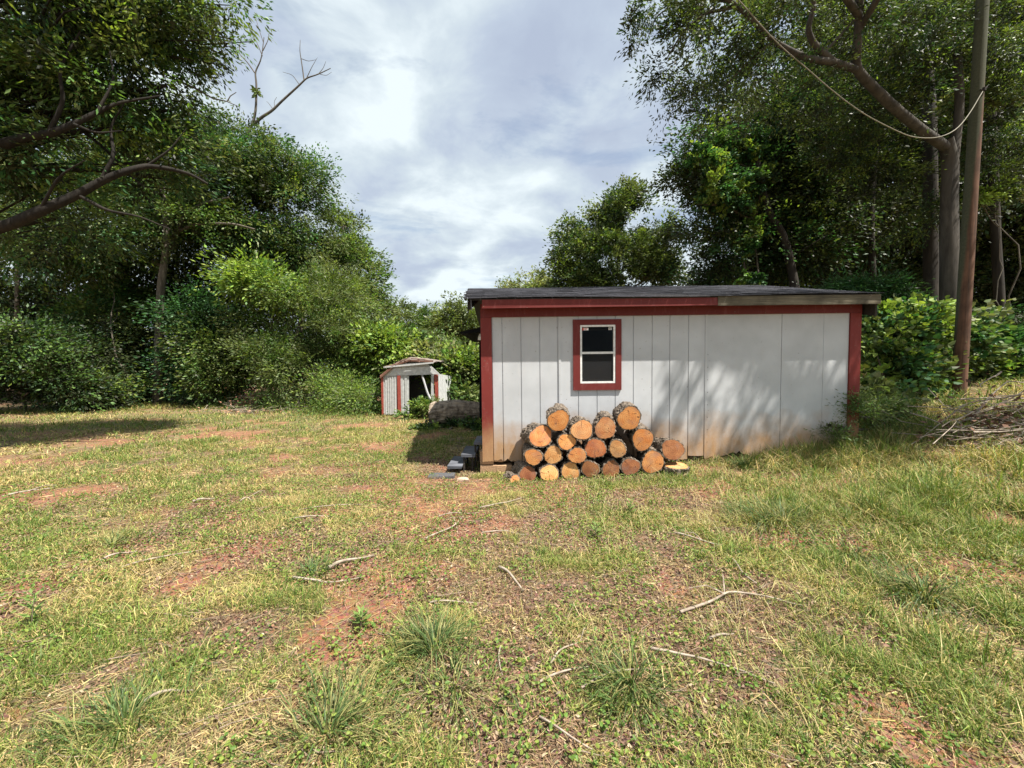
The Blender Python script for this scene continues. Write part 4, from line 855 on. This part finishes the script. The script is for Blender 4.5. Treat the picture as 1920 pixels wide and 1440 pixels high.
# --- left: tree with the visible straight trunk
Bt = [(300, 330, 18, 2.6, 2.4, 2.0), (400, 300, 18.5, 2.3, 2.4, 1.9), (470, 300, 19.5, 1.9, 2.0, 1.5), (540, 370, 20, 2.0, 2, 1.7), (585, 335, 21, 1.0, 1.3, .7), (210, 420, 17.5, 2.2, 2, 1.8), (330, 430, 18, 2.2, 2, 1.5), (450, 420, 19, 2.4, 2, 1.6), (515, 465, 20, 1.7, 2, 1.2), (100, 420, 17, 2.2, 2, 2.),
      (430, 262, 19.5, 1.5, 1.6, .8), (230, 330, 18.5, 2.4, 2, 1.9)]
tree('broadleaf_tree', xy(295, 17.0), Bt, 135000, .15, ['olive', 'mid', 'deep', 'olive', 'grey', 'vine', 'shade'], 'tall tree with one straight bare trunk at the left lawn edge', r=.24, bark=M_bark, clump=.42, per=30, auto=False, yel=.05,
     paths=[([(295, 764, 17.0), (299, 637, 17.0), (301, 538, 17.0), (309, 487, 17.0), (313, 440, 17.0), (306, 350, 17.0), (277, 302, 17.7), (255, 240, 17.8), (244, 200, 18)], .17, .05),
            ([(309, 487, 17.6), (330, 440, 17.5), (345, 400, 17.4), (386, 379, 17.2), (430, 370, 17.3)], .12, .03), ([(330, 436, 17.5), (365, 420, 17.2), (437, 419, 17.0), (478, 430, 17)], .08, .03), ([(306, 360, 17.6), (330, 330, 17.6), (360, 290, 18)], .08, .03), ([(303, 500, 17.6), (250, 470, 17.4), (200, 440, 17.5)], .06, .02)])
tree('broadleaf_tree', xy(640, 24), [(620, 440, 23.5, 1.4, 1.6, 1.3), (655, 470, 23, 1.5, 1.8, 1.7), (680, 540, 23, 1.4, 1.8, 1.6), (610, 530, 22.5, 2., 2, 2.), (640, 590, 22, 2.2, 2, 2.), (640, 420, 24, .8, 1, .7), (700, 590, 22, 1, 1.2, .9)], 46000, .17, ['olive', 'grey', 'mid'],
     'slim tree at the right end of the left wood, stepping down to open sky', r=.2, clump=.36, per=26)
dead = [([(445, 290, 20), (452, 273, 20), (474, 233, 20), (480, 205, 20), (481, 157, 20), (478, 135, 20), (490, 112, 20), (495, 70, 20)], .075, .012), ([(474, 235, 20), (490, 220, 20), (510, 208, 20), (530, 188, 20), (561, 160, 20), (575, 146, 20), (595, 140, 20), (620, 128, 20)], .07, .012),
        ([(478, 137, 20), (465, 118, 20), (448, 100, 20), (436, 85, 20)], .03, .008), ([(448, 100, 20), (450, 80, 20), (457, 62, 20)], .02, .006), ([(492, 105, 20), (482, 80, 20), (470, 60, 20)], .02, .006), ([(493, 95, 20), (503, 75, 20), (505, 58, 20)], .02, .006), ([(494, 80, 20), (484, 50, 20), (479, 32, 20)], .016, .005),
        ([(570, 150, 20), (566, 120, 20), (562, 95, 20), (563, 75, 20)], .03, .007), ([(565, 110, 20), (578, 115, 20), (592, 112, 20)], .015, .005), ([(575, 146, 20), (585, 125, 20), (595, 108, 20)], .018, .005), ([(561, 158, 20), (548, 140, 20), (530, 135, 20)], .016, .005), ([(596, 140, 20), (606, 128, 20), (611, 115, 20)], .015, .005), ([(600, 139, 20), (612, 142, 20), (622, 135, 20)], .012, .004),
        ([(474, 233, 20), (486, 240, 20), (484, 225, 20)], .03, .02), ([(512, 205, 20), (505, 195, 20), (500, 190, 20)], .012, .005), ([(515, 203, 20), (514, 190, 20), (519, 182, 20)], .012, .005), ([(340, 155, 14), (365, 165, 14), (400, 185, 14), (425, 190, 14), (450, 200, 14)], .035, .012), ([(426, 190, 14), (432, 180, 14), (443, 173, 14)], .018, .01),
        ([(*xy(450, 20.5), 0, 0), (447, 500, 20.4), (445, 290, 20)], .16, .08)]
dead = [d for d in dead if d[0][0] != (340, 155, 14) and d[0][0] != (426, 190, 14)]
dead = [(p_, a_ * 1.05, b_ * 1.3) for p_, a_, b_ in dead]
tree('dead_tree', xy(450, 20.5), [(486, 170, 20, .12, .12, .1)], 60, .2, ['olive'], 'leafless forked dead treetop rising above the left wood', 'dead tree', auto=False, paths=dead, bark=M_bark_grey, clump=.12, per=10)
o = empty('dead_branch', tuple(at(340, 155, 9)), 'bare broken branch poking out over the sky at upper left', 'branch'); B = MB()
for pts, r0, r1 in (([(330, 150, 9), (365, 165, 9), (400, 185, 9), (425, 190, 9), (450, 201, 9)], .025, .006), ([(426, 190, 9), (432, 180, 9), (443, 173, 9)], .012, .007)): B.tube([at(*p) for p in pts], np.linspace(r0, r1, len(pts)), 6)
localise(B.build('branch_wood', M_bark_grey), o)
# --- left: shrubs and understorey, each its own plant
def shrub(name, bl, n, size, pal, label, base=None, **k):
    b0 = at(bl[0][0], bl[0][1], bl[0][2]) if base is None else base
    k.setdefault('twigs', 2)
    return tree(name, (b0[0], b0[1]), bl, n, size, pal, label, 'shrub' if 'cat' not in k else k.pop('cat'), r=k.pop('r', .05), **k)
shrub('shrub', [(560, 620, 16.5, 2.2, 1.8, 1.8), (620, 560, 17.5, 1.7, 1.6, 1.3), (640, 660, 16.8, 1.6, 1.5, 1.4), (500, 680, 16, 1.4, 1.2, 1.1), (580, 690, 16, 1.8, 1.4, 1.0)], 60000, .13, ['grey', 'olive', 'grey', 'mid'], 'large feathery grey-green shrub between the wood and the metal shed', asp=.3, clump=.32, droop=.05)
shrub('shrub', [(490, 525, 16.8, 1.1, 1.0, .6), (540, 545, 16.8, .8, .8, .5)], 9000, .17, ['bright', 'bright', 'mid'], 'bright yellow-green leafy top of a sapling against the left wood', base=at(500, 700, 17))
shrub('ivy_clad_shrub', [(365, 580, 17.6, 1.1, .8, 1.0), (390, 640, 17.4, .8, .8, 1.1), (365, 690, 17.6, .9, .8, 1.0)], 22000, .15, ['vine', 'deep', 'vine'], 'dark green vine tangle just right of the straight bare trunk')
shrub('shrub', [(225, 560, 18.6, 1.3, .9, .7), (180, 600, 18, 1.1, 1., .8)], 16000, .15, ['vine', 'mid', 'grey'], 'lighter leafy shrub just left of the straight bare trunk', base=at(230, 700, 16.5))
shrub('shrub', [(40, 640, 14.6, 2.0, 1.2, 1.2), (60, 720, 14.3, 1.8, 1.0, .8)], 26000, .14, ['deep', 'shade', 'mid'], 'dark bushy shrub at the far left edge of the lawn')
shrub('shrub', [(140, 670, 15.8, 1.6, 1.1, 1.1), (140, 735, 15.5, 1.5, .9, .6)], 28000, .14, ['shade', 'olive', 'deep'], 'brownish green shrub second from the left edge of the wood')
shrub('shrub', [(235, 640, 18.4, 1.1, .9, 1.4), (235, 730, 18.2, 1.0, .9, .8)], 18000, .14, ['olive', 'grey', 'shade'], 'dull green shrub standing right before the straight trunk on its left')
shrub('shrub', [(420, 650, 17.2, 1.3, 1, 1.5), (430, 710, 17, 1.2, 1, .9)], 20000, .14, ['olive', 'mid', 'grey'], 'rounded green shrub between the vine tangle and the brush pile')
shrub('tall_weed', [(640, 745, 15, 1.6, .8, .55), (690, 740, 14.6, .9, .7, .5), (590, 765, 14.4, 1.2, .6, .3), (680, 768, 14, .8, .5, .28)], 17000, .12, ['mid', 'bright', 'grey'], 'tall green weeds growing left of the metal shed', asp=.25)
shrub('tall_weed', [(560, 755, 15.5, 1.5, .7, .4)], 7000, .12, ['mid', 'grey', 'pale'], 'knee-high weeds in front of the feathery shrub', asp=.25)
shrub('tall_weed', [(795, 765, 12.9, .33, .3, .26), (780, 778, 12.8, .4, .3, .16)], 2600, .10, ['mid', 'grey', 'bright'], 'leafy weeds growing in the doorway of the metal shed', clump=.12)
shrub('tall_weed', [(840, 800, 10.8, .9, .35, .12), (885, 805, 10.6, .4, .3, .14)], 5000, .08, ['mid', 'bright', 'deep'], 'low green weeds under the fallen trunk', clump=.12)
shrub('kudzu_thicket', [(720, 668, 17.5, 1.5, 1.1, .7), (780, 672, 17, 1.4, 1.2, .6), (835, 690, 16.5, 1.3, 1.1, .7), (860, 715, 15.4, 1.0, .9, .9), (695, 680, 17.5, 1.2, 1, .9), (770, 690, 17.5, 2, .9, 1.2), (845, 690, 15.1, .55, .6, .6), (895, 700, 16, .9, .8, .7), (860, 750, 15, .9, .6, .5)], 62000, .15, ['bright', 'mid', 'pale', 'grey'],
      'pale green vine thicket swallowing the metal shed from behind', cat='thicket', asp=.7, clump=.3)
shrub('vine_clump', [(725, 640, 17, .8, .6, .32), (712, 655, 16.8, .6, .6, .3)], 7000, .16, ['bright', 'bright', 'mid'], 'brightest yellow-green vine clump above the metal shed', asp=.7, base=at(725, 700, 17), cat='vine')
# woods behind, read as one mass
def wood(bl, n, size, pal, label, trunks, **k):
    B = crown([(at(b[0], b[1], b[2]), b[3], b[4], b[5]) for b in bl], n, size, pal, **k); o = B.build('woods', M_leaf); tag(o, label, 'woods', kind='stuff'); return o
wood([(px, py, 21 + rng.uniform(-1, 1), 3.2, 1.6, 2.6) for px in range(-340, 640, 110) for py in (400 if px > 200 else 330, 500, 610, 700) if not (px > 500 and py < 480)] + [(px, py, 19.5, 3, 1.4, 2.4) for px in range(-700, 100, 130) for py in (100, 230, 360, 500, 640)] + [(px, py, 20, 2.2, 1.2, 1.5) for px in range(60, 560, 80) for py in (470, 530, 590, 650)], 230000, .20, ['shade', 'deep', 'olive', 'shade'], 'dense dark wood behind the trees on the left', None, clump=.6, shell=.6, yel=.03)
# slim trunks inside the left wood
for i, (px, Y, top, lab) in enumerate([(30, 18.5, 300, 'slim dark trunk at the far left inside the wood'), (215, 18.8, 330, 'slim trunk left of the straight bare one, deep in the wood'), (182, 18.2, 400, 'thin pale trunk behind the second shrub from the left'), (553, 19, 560, 'dark leaning stem under the feathery shrub')]):
    b0 = xy(px, Y); B = MB(); a = np.array([b0[0], b0[1], float(H(*b0)) - .1]); P = limb(B, a, at(px + 14, top, Y), .11, .04, n=9); o = empty('tree_trunk', tuple(a), lab, 'tree trunk'); localise(B.build('trunk', M_bark_grey if i == 2 else M_bark, smooth=True), o)
# far tree line
far = [(735, 592, 55, 3.2, 3, 1.9, 'olive', 'far rounded tree left of the gap on the skyline'), (775, 598, 60, 3., 3, 1.8, 'olive', 'far tree second from the left on the low skyline'), (812, 595, 58, 2.6, 3, 1.8, 'mid', 'far tree in the middle of the low skyline'),
       (862, 592, 42, 2.4, 2.4, 2.3, 'grey', 'taller far tree beside the left end of the dark roof'), (895, 600, 45, 2.4, 2.4, 2.4, 'olive', 'far tree half hidden behind the dark roof end'), (1000, 545, 38, 2.2, 2, 1.9, 'pale', 'pale distant tree showing above the left half of the roof'), (960, 560, 50, 3, 2, 1.8, 'pale', 'low distant tree just over the roof, left of the pale one')]
for px, py, Y, rx, ry, rz, p, lab in far:
    c_ = [(px, py, Y, rx, ry, rz), (px + 14, py + 25, Y - 1, rx * .9, ry, rz), (px - 14, py + 30, Y - 1, rx * .9, ry, rz), (px, py + 55, Y - 1, rx, ry, rz * 1.3)]
    tree('distant_tree', xy(px, Y), c_, 15000, .30, [p, p, 'olive'], lab, group='distant trees on the skyline', clump=.45, per=24, r=.25, twigs=1)
wood([(px, 668, 30, 3, 2, 1.6) for px in range(690, 960, 50)], 30000, .24, ['olive', 'grey', 'mid'], 'low scrub filling the gap between the far trees and the thicket', None, clump=.4)
# --- right side
tree('broadleaf_tree', xy(1160, 26), [(1170, 400, 26, 1.8, 2, 1.4), (1110, 430, 26, 1.5, 1.8, 1.2), (1220, 440, 25.5, 1.5, 1.8, 1.3), (1075, 480, 25.5, 1.3, 1.6, 1.2), (1150, 490, 25, 2.4, 2, 1.6), (1240, 510, 25, 1.8, 2, 1.3), (1050, 520, 25.5, 1.3, 1.5, 1.0), (1100, 540, 25, 2, 2, 1.2), (1180, 375, 26, .7, 1, .6), (1062, 425, 26, .5, .8, .5)], 62000, .20, ['olive', 'grey', 'deep', 'olive'], 'airy tree standing behind the middle of the shed roof', clump=.38, per=24, r=.26, bark=M_bark, yel=.04)
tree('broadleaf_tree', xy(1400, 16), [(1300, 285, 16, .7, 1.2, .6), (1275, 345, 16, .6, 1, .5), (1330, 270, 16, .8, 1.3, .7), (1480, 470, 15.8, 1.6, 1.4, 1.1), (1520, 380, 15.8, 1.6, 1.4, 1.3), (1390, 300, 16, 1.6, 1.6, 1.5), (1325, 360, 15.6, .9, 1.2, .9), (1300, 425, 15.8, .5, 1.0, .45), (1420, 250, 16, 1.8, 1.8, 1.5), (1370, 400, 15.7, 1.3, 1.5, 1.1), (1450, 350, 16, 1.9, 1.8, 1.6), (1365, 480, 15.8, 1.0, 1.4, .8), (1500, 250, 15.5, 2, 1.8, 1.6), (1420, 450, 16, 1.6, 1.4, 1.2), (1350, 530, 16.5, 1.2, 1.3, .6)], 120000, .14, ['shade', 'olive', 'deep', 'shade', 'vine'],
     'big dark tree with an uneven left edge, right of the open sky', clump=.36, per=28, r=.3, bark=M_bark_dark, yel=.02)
shrub('vine_column', [(1345, 280, 14.6, .7, .6, .35), (1310, 300, 14.6, .4, .5, .4), (1330, 360, 14.5, .8, .6, .28), (1370, 375, 14.5, .5, .5, .3), (1400, 320, 14.7, .7, .5, .8), (1413, 470, 14.7, .16, .2, 1.5), (1415, 520, 14.6, .35, .3, .35)], 17000, .12, ['vine', 'bright', 'vine', 'mid'], 'green climbing vine hanging down the front of the big dark tree', cat='vine', base=at(1413, 700, 14.8), clump=.16, asp=.75)
big_paths = [([(11.65, 10.6, .9, 0), (1781, 590, 10.5), (1780, 460, 10.5), (1780, 366, 10.5), (1782, 300, 10.5), (1772, 262, 10.4)], .20, .15), ([(1772, 275, 10.4), (1729, 246, 10.1), (1668, 195, 9.7), (1627, 154, 9.4), (1604, 128, 9.2), (1608, 81, 9.0), (1611, 20, 8.8), (1616, -80, 8.5)], .115, .065),
    ([(1604, 130, 9.2), (1562, 116, 8.9), (1520, 112, 8.7), (1485, 97, 8.5), (1449, 77, 8.3), (1418, 45, 8.1), (1384, 12, 8.0), (1340, -15, 7.9), (1290, -40, 7.8)], .075, .03), ([(1562, 116, 8.9), (1540, 98, 8.8), (1522, 77, 8.7), (1514, 53, 8.6), (1526, 16, 8.5), (1524, -30, 8.3)], .07, .04),
    ([(1384, 12, 8.0), (1320, 25, 8.2), (1280, 60, 8.3), (1250, 110, 8.4)], .035, .01), ([(1449, 80, 8.3), (1420, 100, 8.3), (1390, 130, 8.4), (1350, 170, 8.5)], .03, .01), ([(1400, 20, 8.0), (1340, -5, 8.1), (1270, 5, 8.3), (1230, 30, 8.4), (1215, 70, 8.5)], .025, .008),
    ([(1785, 330, 10.5), (1800, 200, 10.6), (1794, 98, 10.6), (1806, 12, 10.5), (1812, -80, 10.4)], .10, .07), ([(1545, 100, 8.8), (1590, 50, 8.8), (1610, 30, 8.8)], .025, .02), ([(1611, 30, 8.8), (1560, -40, 8), (1480, -140, 7), (1430, -330, 6)], .07, .03), ([(1608, 60, 9), (1680, -60, 8), (1720, -250, 7), (1700, -500, 6)], .07, .03)]
bigb = [(1215, 20, 8.5, .45, .5, .35), (1260, 60, 8.4, .5, .55, .4), (1240, 120, 8.5, .35, .45, .35), (1265, 165, 8.6, .25, .35, .28), (1320, 30, 8.3, .6, .6, .35), (1330, 110, 8.5, .5, .5, .35), (1300, 160, 8.6, .3, .4, .25), (1400, 70, 8.4, .55, .6, .4), (1380, 150, 8.8, .5, .6, .3), (1460, 20, 8.2, .6, .7, .4), (1190, 60, 8.6, .2, .3, .3), (1245, 195, 8.7, .12, .2, .15),
        (1560, 40, 9.2, 1.0, 1.1, .7), (1680, 60, 9.6, 1.1, 1.2, .9), (1480, 170, 9.8, 1.1, 1.1, .6), (1600, 220, 10.8, 1.3, 1.2, .8), (1760, 40, 10.4, 1.4, 1.3, 1.0), (1880, 60, 10.5, 1.4, 1.4, 1.2), (1880, 200, 10.8, 1.1, 1.2, .8), (1720, 150, 11, 1.2, 1.1, .8), (1640, 330, 11.6, 1.1, 1, .7), (1850, 320, 11.6, 1.2, 1, .8), (1740, 420, 12, 1., 1, .6), (1560, 300, 11.5, .9, .9, .6)]
tree('beech_tree', (11.65, 10.6), bigb, 80000, .09, ['shade', 'shade', 'deep', 'olive'], 'big tree with a smooth grey trunk and a limb arching left over the shed', r=.27, bark=M_limb, auto=False, paths=big_paths, clump=.2, per=24, asp=.33, yel=.06)
# upper canopy of the same kind of tree standing right of the camera's view; it dapples the wall
def canopy(name, base, blw, n, size, label, r=.28):
    bz = float(H(*base)) - .05; o = empty(name, (base[0], base[1], bz), label, 'tree'); T = MB(); P = limb(T, (base[0], base[1], bz), (base[0] - 1, base[1], blw[0][0][2]), r, .1, n=10, ns=12)
    for c, rx, ry, rz in blw: Q = limb(T, P[6], c, .10, .025, n=7); [limb(T, Q[rng.integers(2, 6)], np.array(c) + rng.normal(0, .6, 3) * (rx, ry, rz), .03, .008, n=5, ns=5) for _ in range(4)]
    localise(T.build('trunk', M_bark_grey, smooth=True), o); localise(crown(blw, n, size, ['olive', 'mid', 'shade'], clump=.22, per=26, asp=.36, yel=.05).build('crown', M_leaf), o)
canopy('tall_tree', (12.8, 4.6), [((7.2, 4.40, 9.2), .9, .6, .4), ((8.3, 4.30, 8.8), .9, .6, .5), ((9.4, 4.60, 8.8), 1.1, .8, .6), ((7.9, 4.70, 10.2), 1.1, .6, .4), ((10.4, 4.50, 8.8), 1.4, 1.2, .9), ((9.6, 3.90, 10.0), 1.6, 1.0, .8), ((11.6, 4.90, 9.8), 1.6, 1.6, 1.2), ((6.2, 4.40, 9.4), .5, .4, .25)], 11000, .13, 'tall tree right of the utility pole reaching over the shed')
for i, (pts, r0, r1, lab) in enumerate([([(1745, 590, 13), (1745, 300, 13), (1737, 114, 13), (1709, 73, 12.9), (1688, 12, 12.8), (1670, -60, 12.7)], .19, .15, 'dark trunk rising behind the arching limb, left of the grey trunk'), ([(1500, 620, 14.5), (1488, 520, 14.5), (1470, 440, 14.5), (1440, 400, 14.5), (1420, 300, 14.6)], .17, .1, 'leaning dark trunk above the middle of the roof'), ([(1878, 620, 12.5), (1866, 430, 12.5), (1858, 200, 12.5), (1860, 0, 12.5)], .13, .1, 'slim dark trunk right of the utility pole'), ([(1640, 600, 15), (1632, 400, 15), (1650, 200, 15)], .12, .08, 'thin trunk deep in the dark wood above the roof end'), ([(1565, 600, 15.5), (1572, 400, 15.5), (1560, 250, 15.5)], .11, .07, 'thin trunk deep in the wood between the leaning trunk and the roof end')]):
    W = np.array([at(*p) for p in pts]); W = np.vstack([[W[0][0], W[0][1], float(H(W[0][0], W[0][1])) - .1], W]); q = np.linspace(0, len(W) - 1, 24); W = np.stack([np.interp(q, range(len(W)), W[:, k]) for k in range(3)], 1)
    for _ in range(2): W[1:-1] = (W[:-2] + 2 * W[1:-1] + W[2:]) / 4
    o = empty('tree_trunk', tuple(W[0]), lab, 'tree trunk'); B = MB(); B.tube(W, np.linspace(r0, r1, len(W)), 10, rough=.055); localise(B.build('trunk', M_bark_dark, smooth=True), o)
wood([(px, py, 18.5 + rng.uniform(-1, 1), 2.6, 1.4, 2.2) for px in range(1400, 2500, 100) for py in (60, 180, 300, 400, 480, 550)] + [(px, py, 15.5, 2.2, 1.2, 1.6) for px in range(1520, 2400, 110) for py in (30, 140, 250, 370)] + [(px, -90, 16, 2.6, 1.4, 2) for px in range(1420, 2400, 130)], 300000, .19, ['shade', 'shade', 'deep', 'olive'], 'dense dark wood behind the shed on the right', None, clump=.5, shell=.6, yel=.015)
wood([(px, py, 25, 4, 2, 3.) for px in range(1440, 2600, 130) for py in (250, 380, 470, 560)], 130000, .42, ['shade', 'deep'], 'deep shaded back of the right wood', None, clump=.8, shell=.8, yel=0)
shrub('fern_shrub', [(1590, 535, 12, .6, .6, .22), (1640, 545, 11.8, .8, .6, .25), (1700, 560, 11.8, .7, .6, .25), (1550, 550, 12, .4, .4, .2)], 12000, .13, ['vine', 'deep', 'vine'], 'feathery green shrub showing over the right end of the roof', asp=.22, base=at(1630, 640, 12), clump=.2, droop=.1)
shrub('shrub', [(1880, 590, 10.8, .9, .7, .4), (1905, 640, 10.5, .8, .7, .5), (1960, 600, 10.5, 1., .8, .6), (1900, 690, 9.9, .6, .5, .4)], 20000, .11, ['deep', 'vine', 'shade'], 'dark feathery shrub at the right edge behind the pole', asp=.25, clump=.2)
shrub('shrub', [(1870, 160, 11.5, .9, .6, .18), (1830, 185, 11.5, .6, .4, .14)], 3600, .13, ['pale', 'bright', 'grey'], 'pale sunlit leaf spray behind the top of the pole', base=at(1900, 560, 11.8), clump=.14, cat='sapling', r=.025)
shrub('shrub', [(1860, 365, 11.5, .9, .5, .14), (1810, 375, 11.5, .4, .4, .1)], 2600, .12, ['pale', 'bright', 'olive'], 'thin leaf spray crossing behind the middle of the pole', base=at(1890, 560, 11.8), clump=.12, cat='sapling', r=.02)
shrub('kudzu_thicket', [(1640, 640, 9.6, .55, .6, .5), (1700, 630, 9.8, .7, .7, .55), (1765, 640, 10.3, .7, .6, .6), (1830, 645, 10.5, .65, .6, .6), (1670, 700, 9.1, .6, .5, .5), (1755, 690, 10.2, .8, .4, .45), (1850, 700, 10.1, .7, .4, .45), (1640, 740, 8.2, .5, .45, .4), (1720, 595, 10, .9, .6, .25), (1640, 590, 9.9, .3, .4, .18), (1900, 725, 9.8, .5, .4, .3)], 26000, .12, ['bright', 'mid', 'olive', 'vine', 'grey'],
      'big-leaved sunlit vine thicket between the shed and the utility pole', cat='thicket', asp=.85, clump=.2, per=18, up=.40, yel=.16)
shrub('tall_weed', [(1640, 775, 7.2, .5, .4, .28), (1605, 780, 6.5, .22, .2, .34), (1700, 775, 7.4, .5, .4, .22), (1570, 815, 6.42, .25, .12, .16)], 11000, .055, ['grey', 'mid', 'olive'], 'wispy weeds crowding the right corner post of the shed', asp=.25, clump=.12)
shrub('tall_weed', [(1850, 780, 7.6, .8, .5, .2), (1780, 770, 8.0, .5, .4, .2)], 8000, .06, ['grey', 'mid', 'pale'], 'wispy weeds in front of the utility pole', asp=.25, clump=.14)
# ------------------------------------------------------------------ brush piles
def brush(px, py, Y, n, spread, ln, label, leafcol, nleaf, name='brush_pile', m_=M_deadwood, r=.008, flat=.5):
    p = at(px, py, Y); p[2] = float(H(p[0], p[1])); o = empty(name, tuple(p), label, 'brush pile')
    S = MB()
    for i in range(n):
        a = rng.uniform(0, 2 * PI); d = np.array([math.cos(a), math.sin(a) * .6, rng.uniform(-.15, .35)]); c_ = rng.normal(0, 1, 3) * np.array(spread) * .6; l_ = ln * rng.uniform(.4, 1.2); q = np.linspace(-.5, .5, 5)[:, None]
        P = c_ + d * q * l_ + rng.normal(0, .02, (5, 3)); P[:, 2] = np.abs(P[:, 2]) + .02 + (H(P[:, 0] + p[0], P[:, 1] + p[1]) - p[2]); S.tube(P, np.linspace(r, r * .4, 5) * rng.uniform(.6, 1.5), 5, cap=False)
    S.build('sticks', m_, o)
    if nleaf:
        B = MB(); c_ = rng.normal(0, 1, (nleaf, 3)) * np.array(spread) * .6; c_[:, 2] = np.abs(c_[:, 2]) + .02; c_[:, 2] += H(c_[:, 0] + p[0], c_[:, 1] + p[1]) - p[2]
        B.add(*leaves(c_, rng.uniform(.05, .11, nleaf), np.array(leafcol)[None] * rng.uniform(.5, 1.4, (nleaf, 1)), .2, .2, .5)); B.build('dead_leaves', M_litter, o)
    return o
brush(495, 745, 16, 60, (.9, .5, .5), 1.4, 'reddish brown brush pile before the left wood', (.34, .17, .11), 1500)
brush(470, 778, 14.4, 40, (1.6, .4, .12), 1.5, 'scatter of low bare branches on the grass at the wood edge', (.34, .2, .12), 300)
brush(1865, 812, 6.0, 60, (.8, .4, .5), 1.3, 'tangled heap of grey branches at the right edge', (.13, .07, .045), 500, r=.009)
brush(1900, 860, 5.6, 60, (.3, .2, .12), .7, 'heap of thin brown twigs lowest at the right edge', (.22, .12, .08), 120, r=.005)
def branch(pts, r0, r1, label, dark=False):
    W = np.array([at(*p) for p in pts]); o = empty('bare_branch', tuple(W[0]), label, 'branch', 'long bare branches on the right slope')
    q = np.linspace(0, len(W) - 1, len(W) * 3); W = np.stack([np.interp(q, range(len(W)), W[:, i]) for i in range(3)], 1); W[:, 2] = np.maximum(W[:, 2], H(W[:, 0], W[:, 1]) + .02)
    B = MB(); B.tube(W, np.linspace(r0, r1, len(W)), 7, rough=.08); localise(B.build('branch_wood', M_twig if dark else M_deadwood, smooth=True), o)
branch([(1772, 805, 6.6), (1820, 782, 6.6), (1870, 783, 6.7), (1925, 778, 6.8)], .016, .010, 'pale long branch kinked upward under the utility pole')
branch([(1800, 748, 7.2), (1870, 745, 7.2), (1930, 748, 7.2)], .011, .008, 'pale thin branch crossing right of the pole base')
branch([(1820, 790, 6.6), (1850, 750, 6.8), (1865, 735, 6.8), (1890, 714, 7.0), (1925, 718, 7.0)], .015, .008, 'pale forked branch rising at the right edge')
branch([(1765, 848, 6.3), (1800, 837, 6.3), (1850, 834, 6.3), (1925, 836, 6.3)], .020, .014, 'thick dark branch lying lowest on the slope', True)
branch([(1740, 728, 7.6), (1770, 760, 7.2), (1815, 780, 6.9)], .007, .006, 'thin stem slanting down in front of the vine thicket')
branch([(1610, 745, 6.9), (1690, 790, 6.7), (1775, 805, 6.6)], .006, .006, 'thin stem slanting from the shed corner to the branches')
branch([(1835, 868, 5.8), (1870, 858, 5.9), (1900, 850, 6.0)], .008, .005, 'short dark twig below the branch heap', True)
B = MB()     # dark root ball / stump
p = at(1762, 848, 6.35); o = empty('broken_stub', tuple(p), 'short dark broken stub standing at the end of the dark branch', 'stub')
B.tube([(0, 0, -.12), (.01, 0, .03), (-.01, .01, .12)], [.04, .045, .015], 8, rough=.2); B.build('stub_wood', M_darkwood, o)
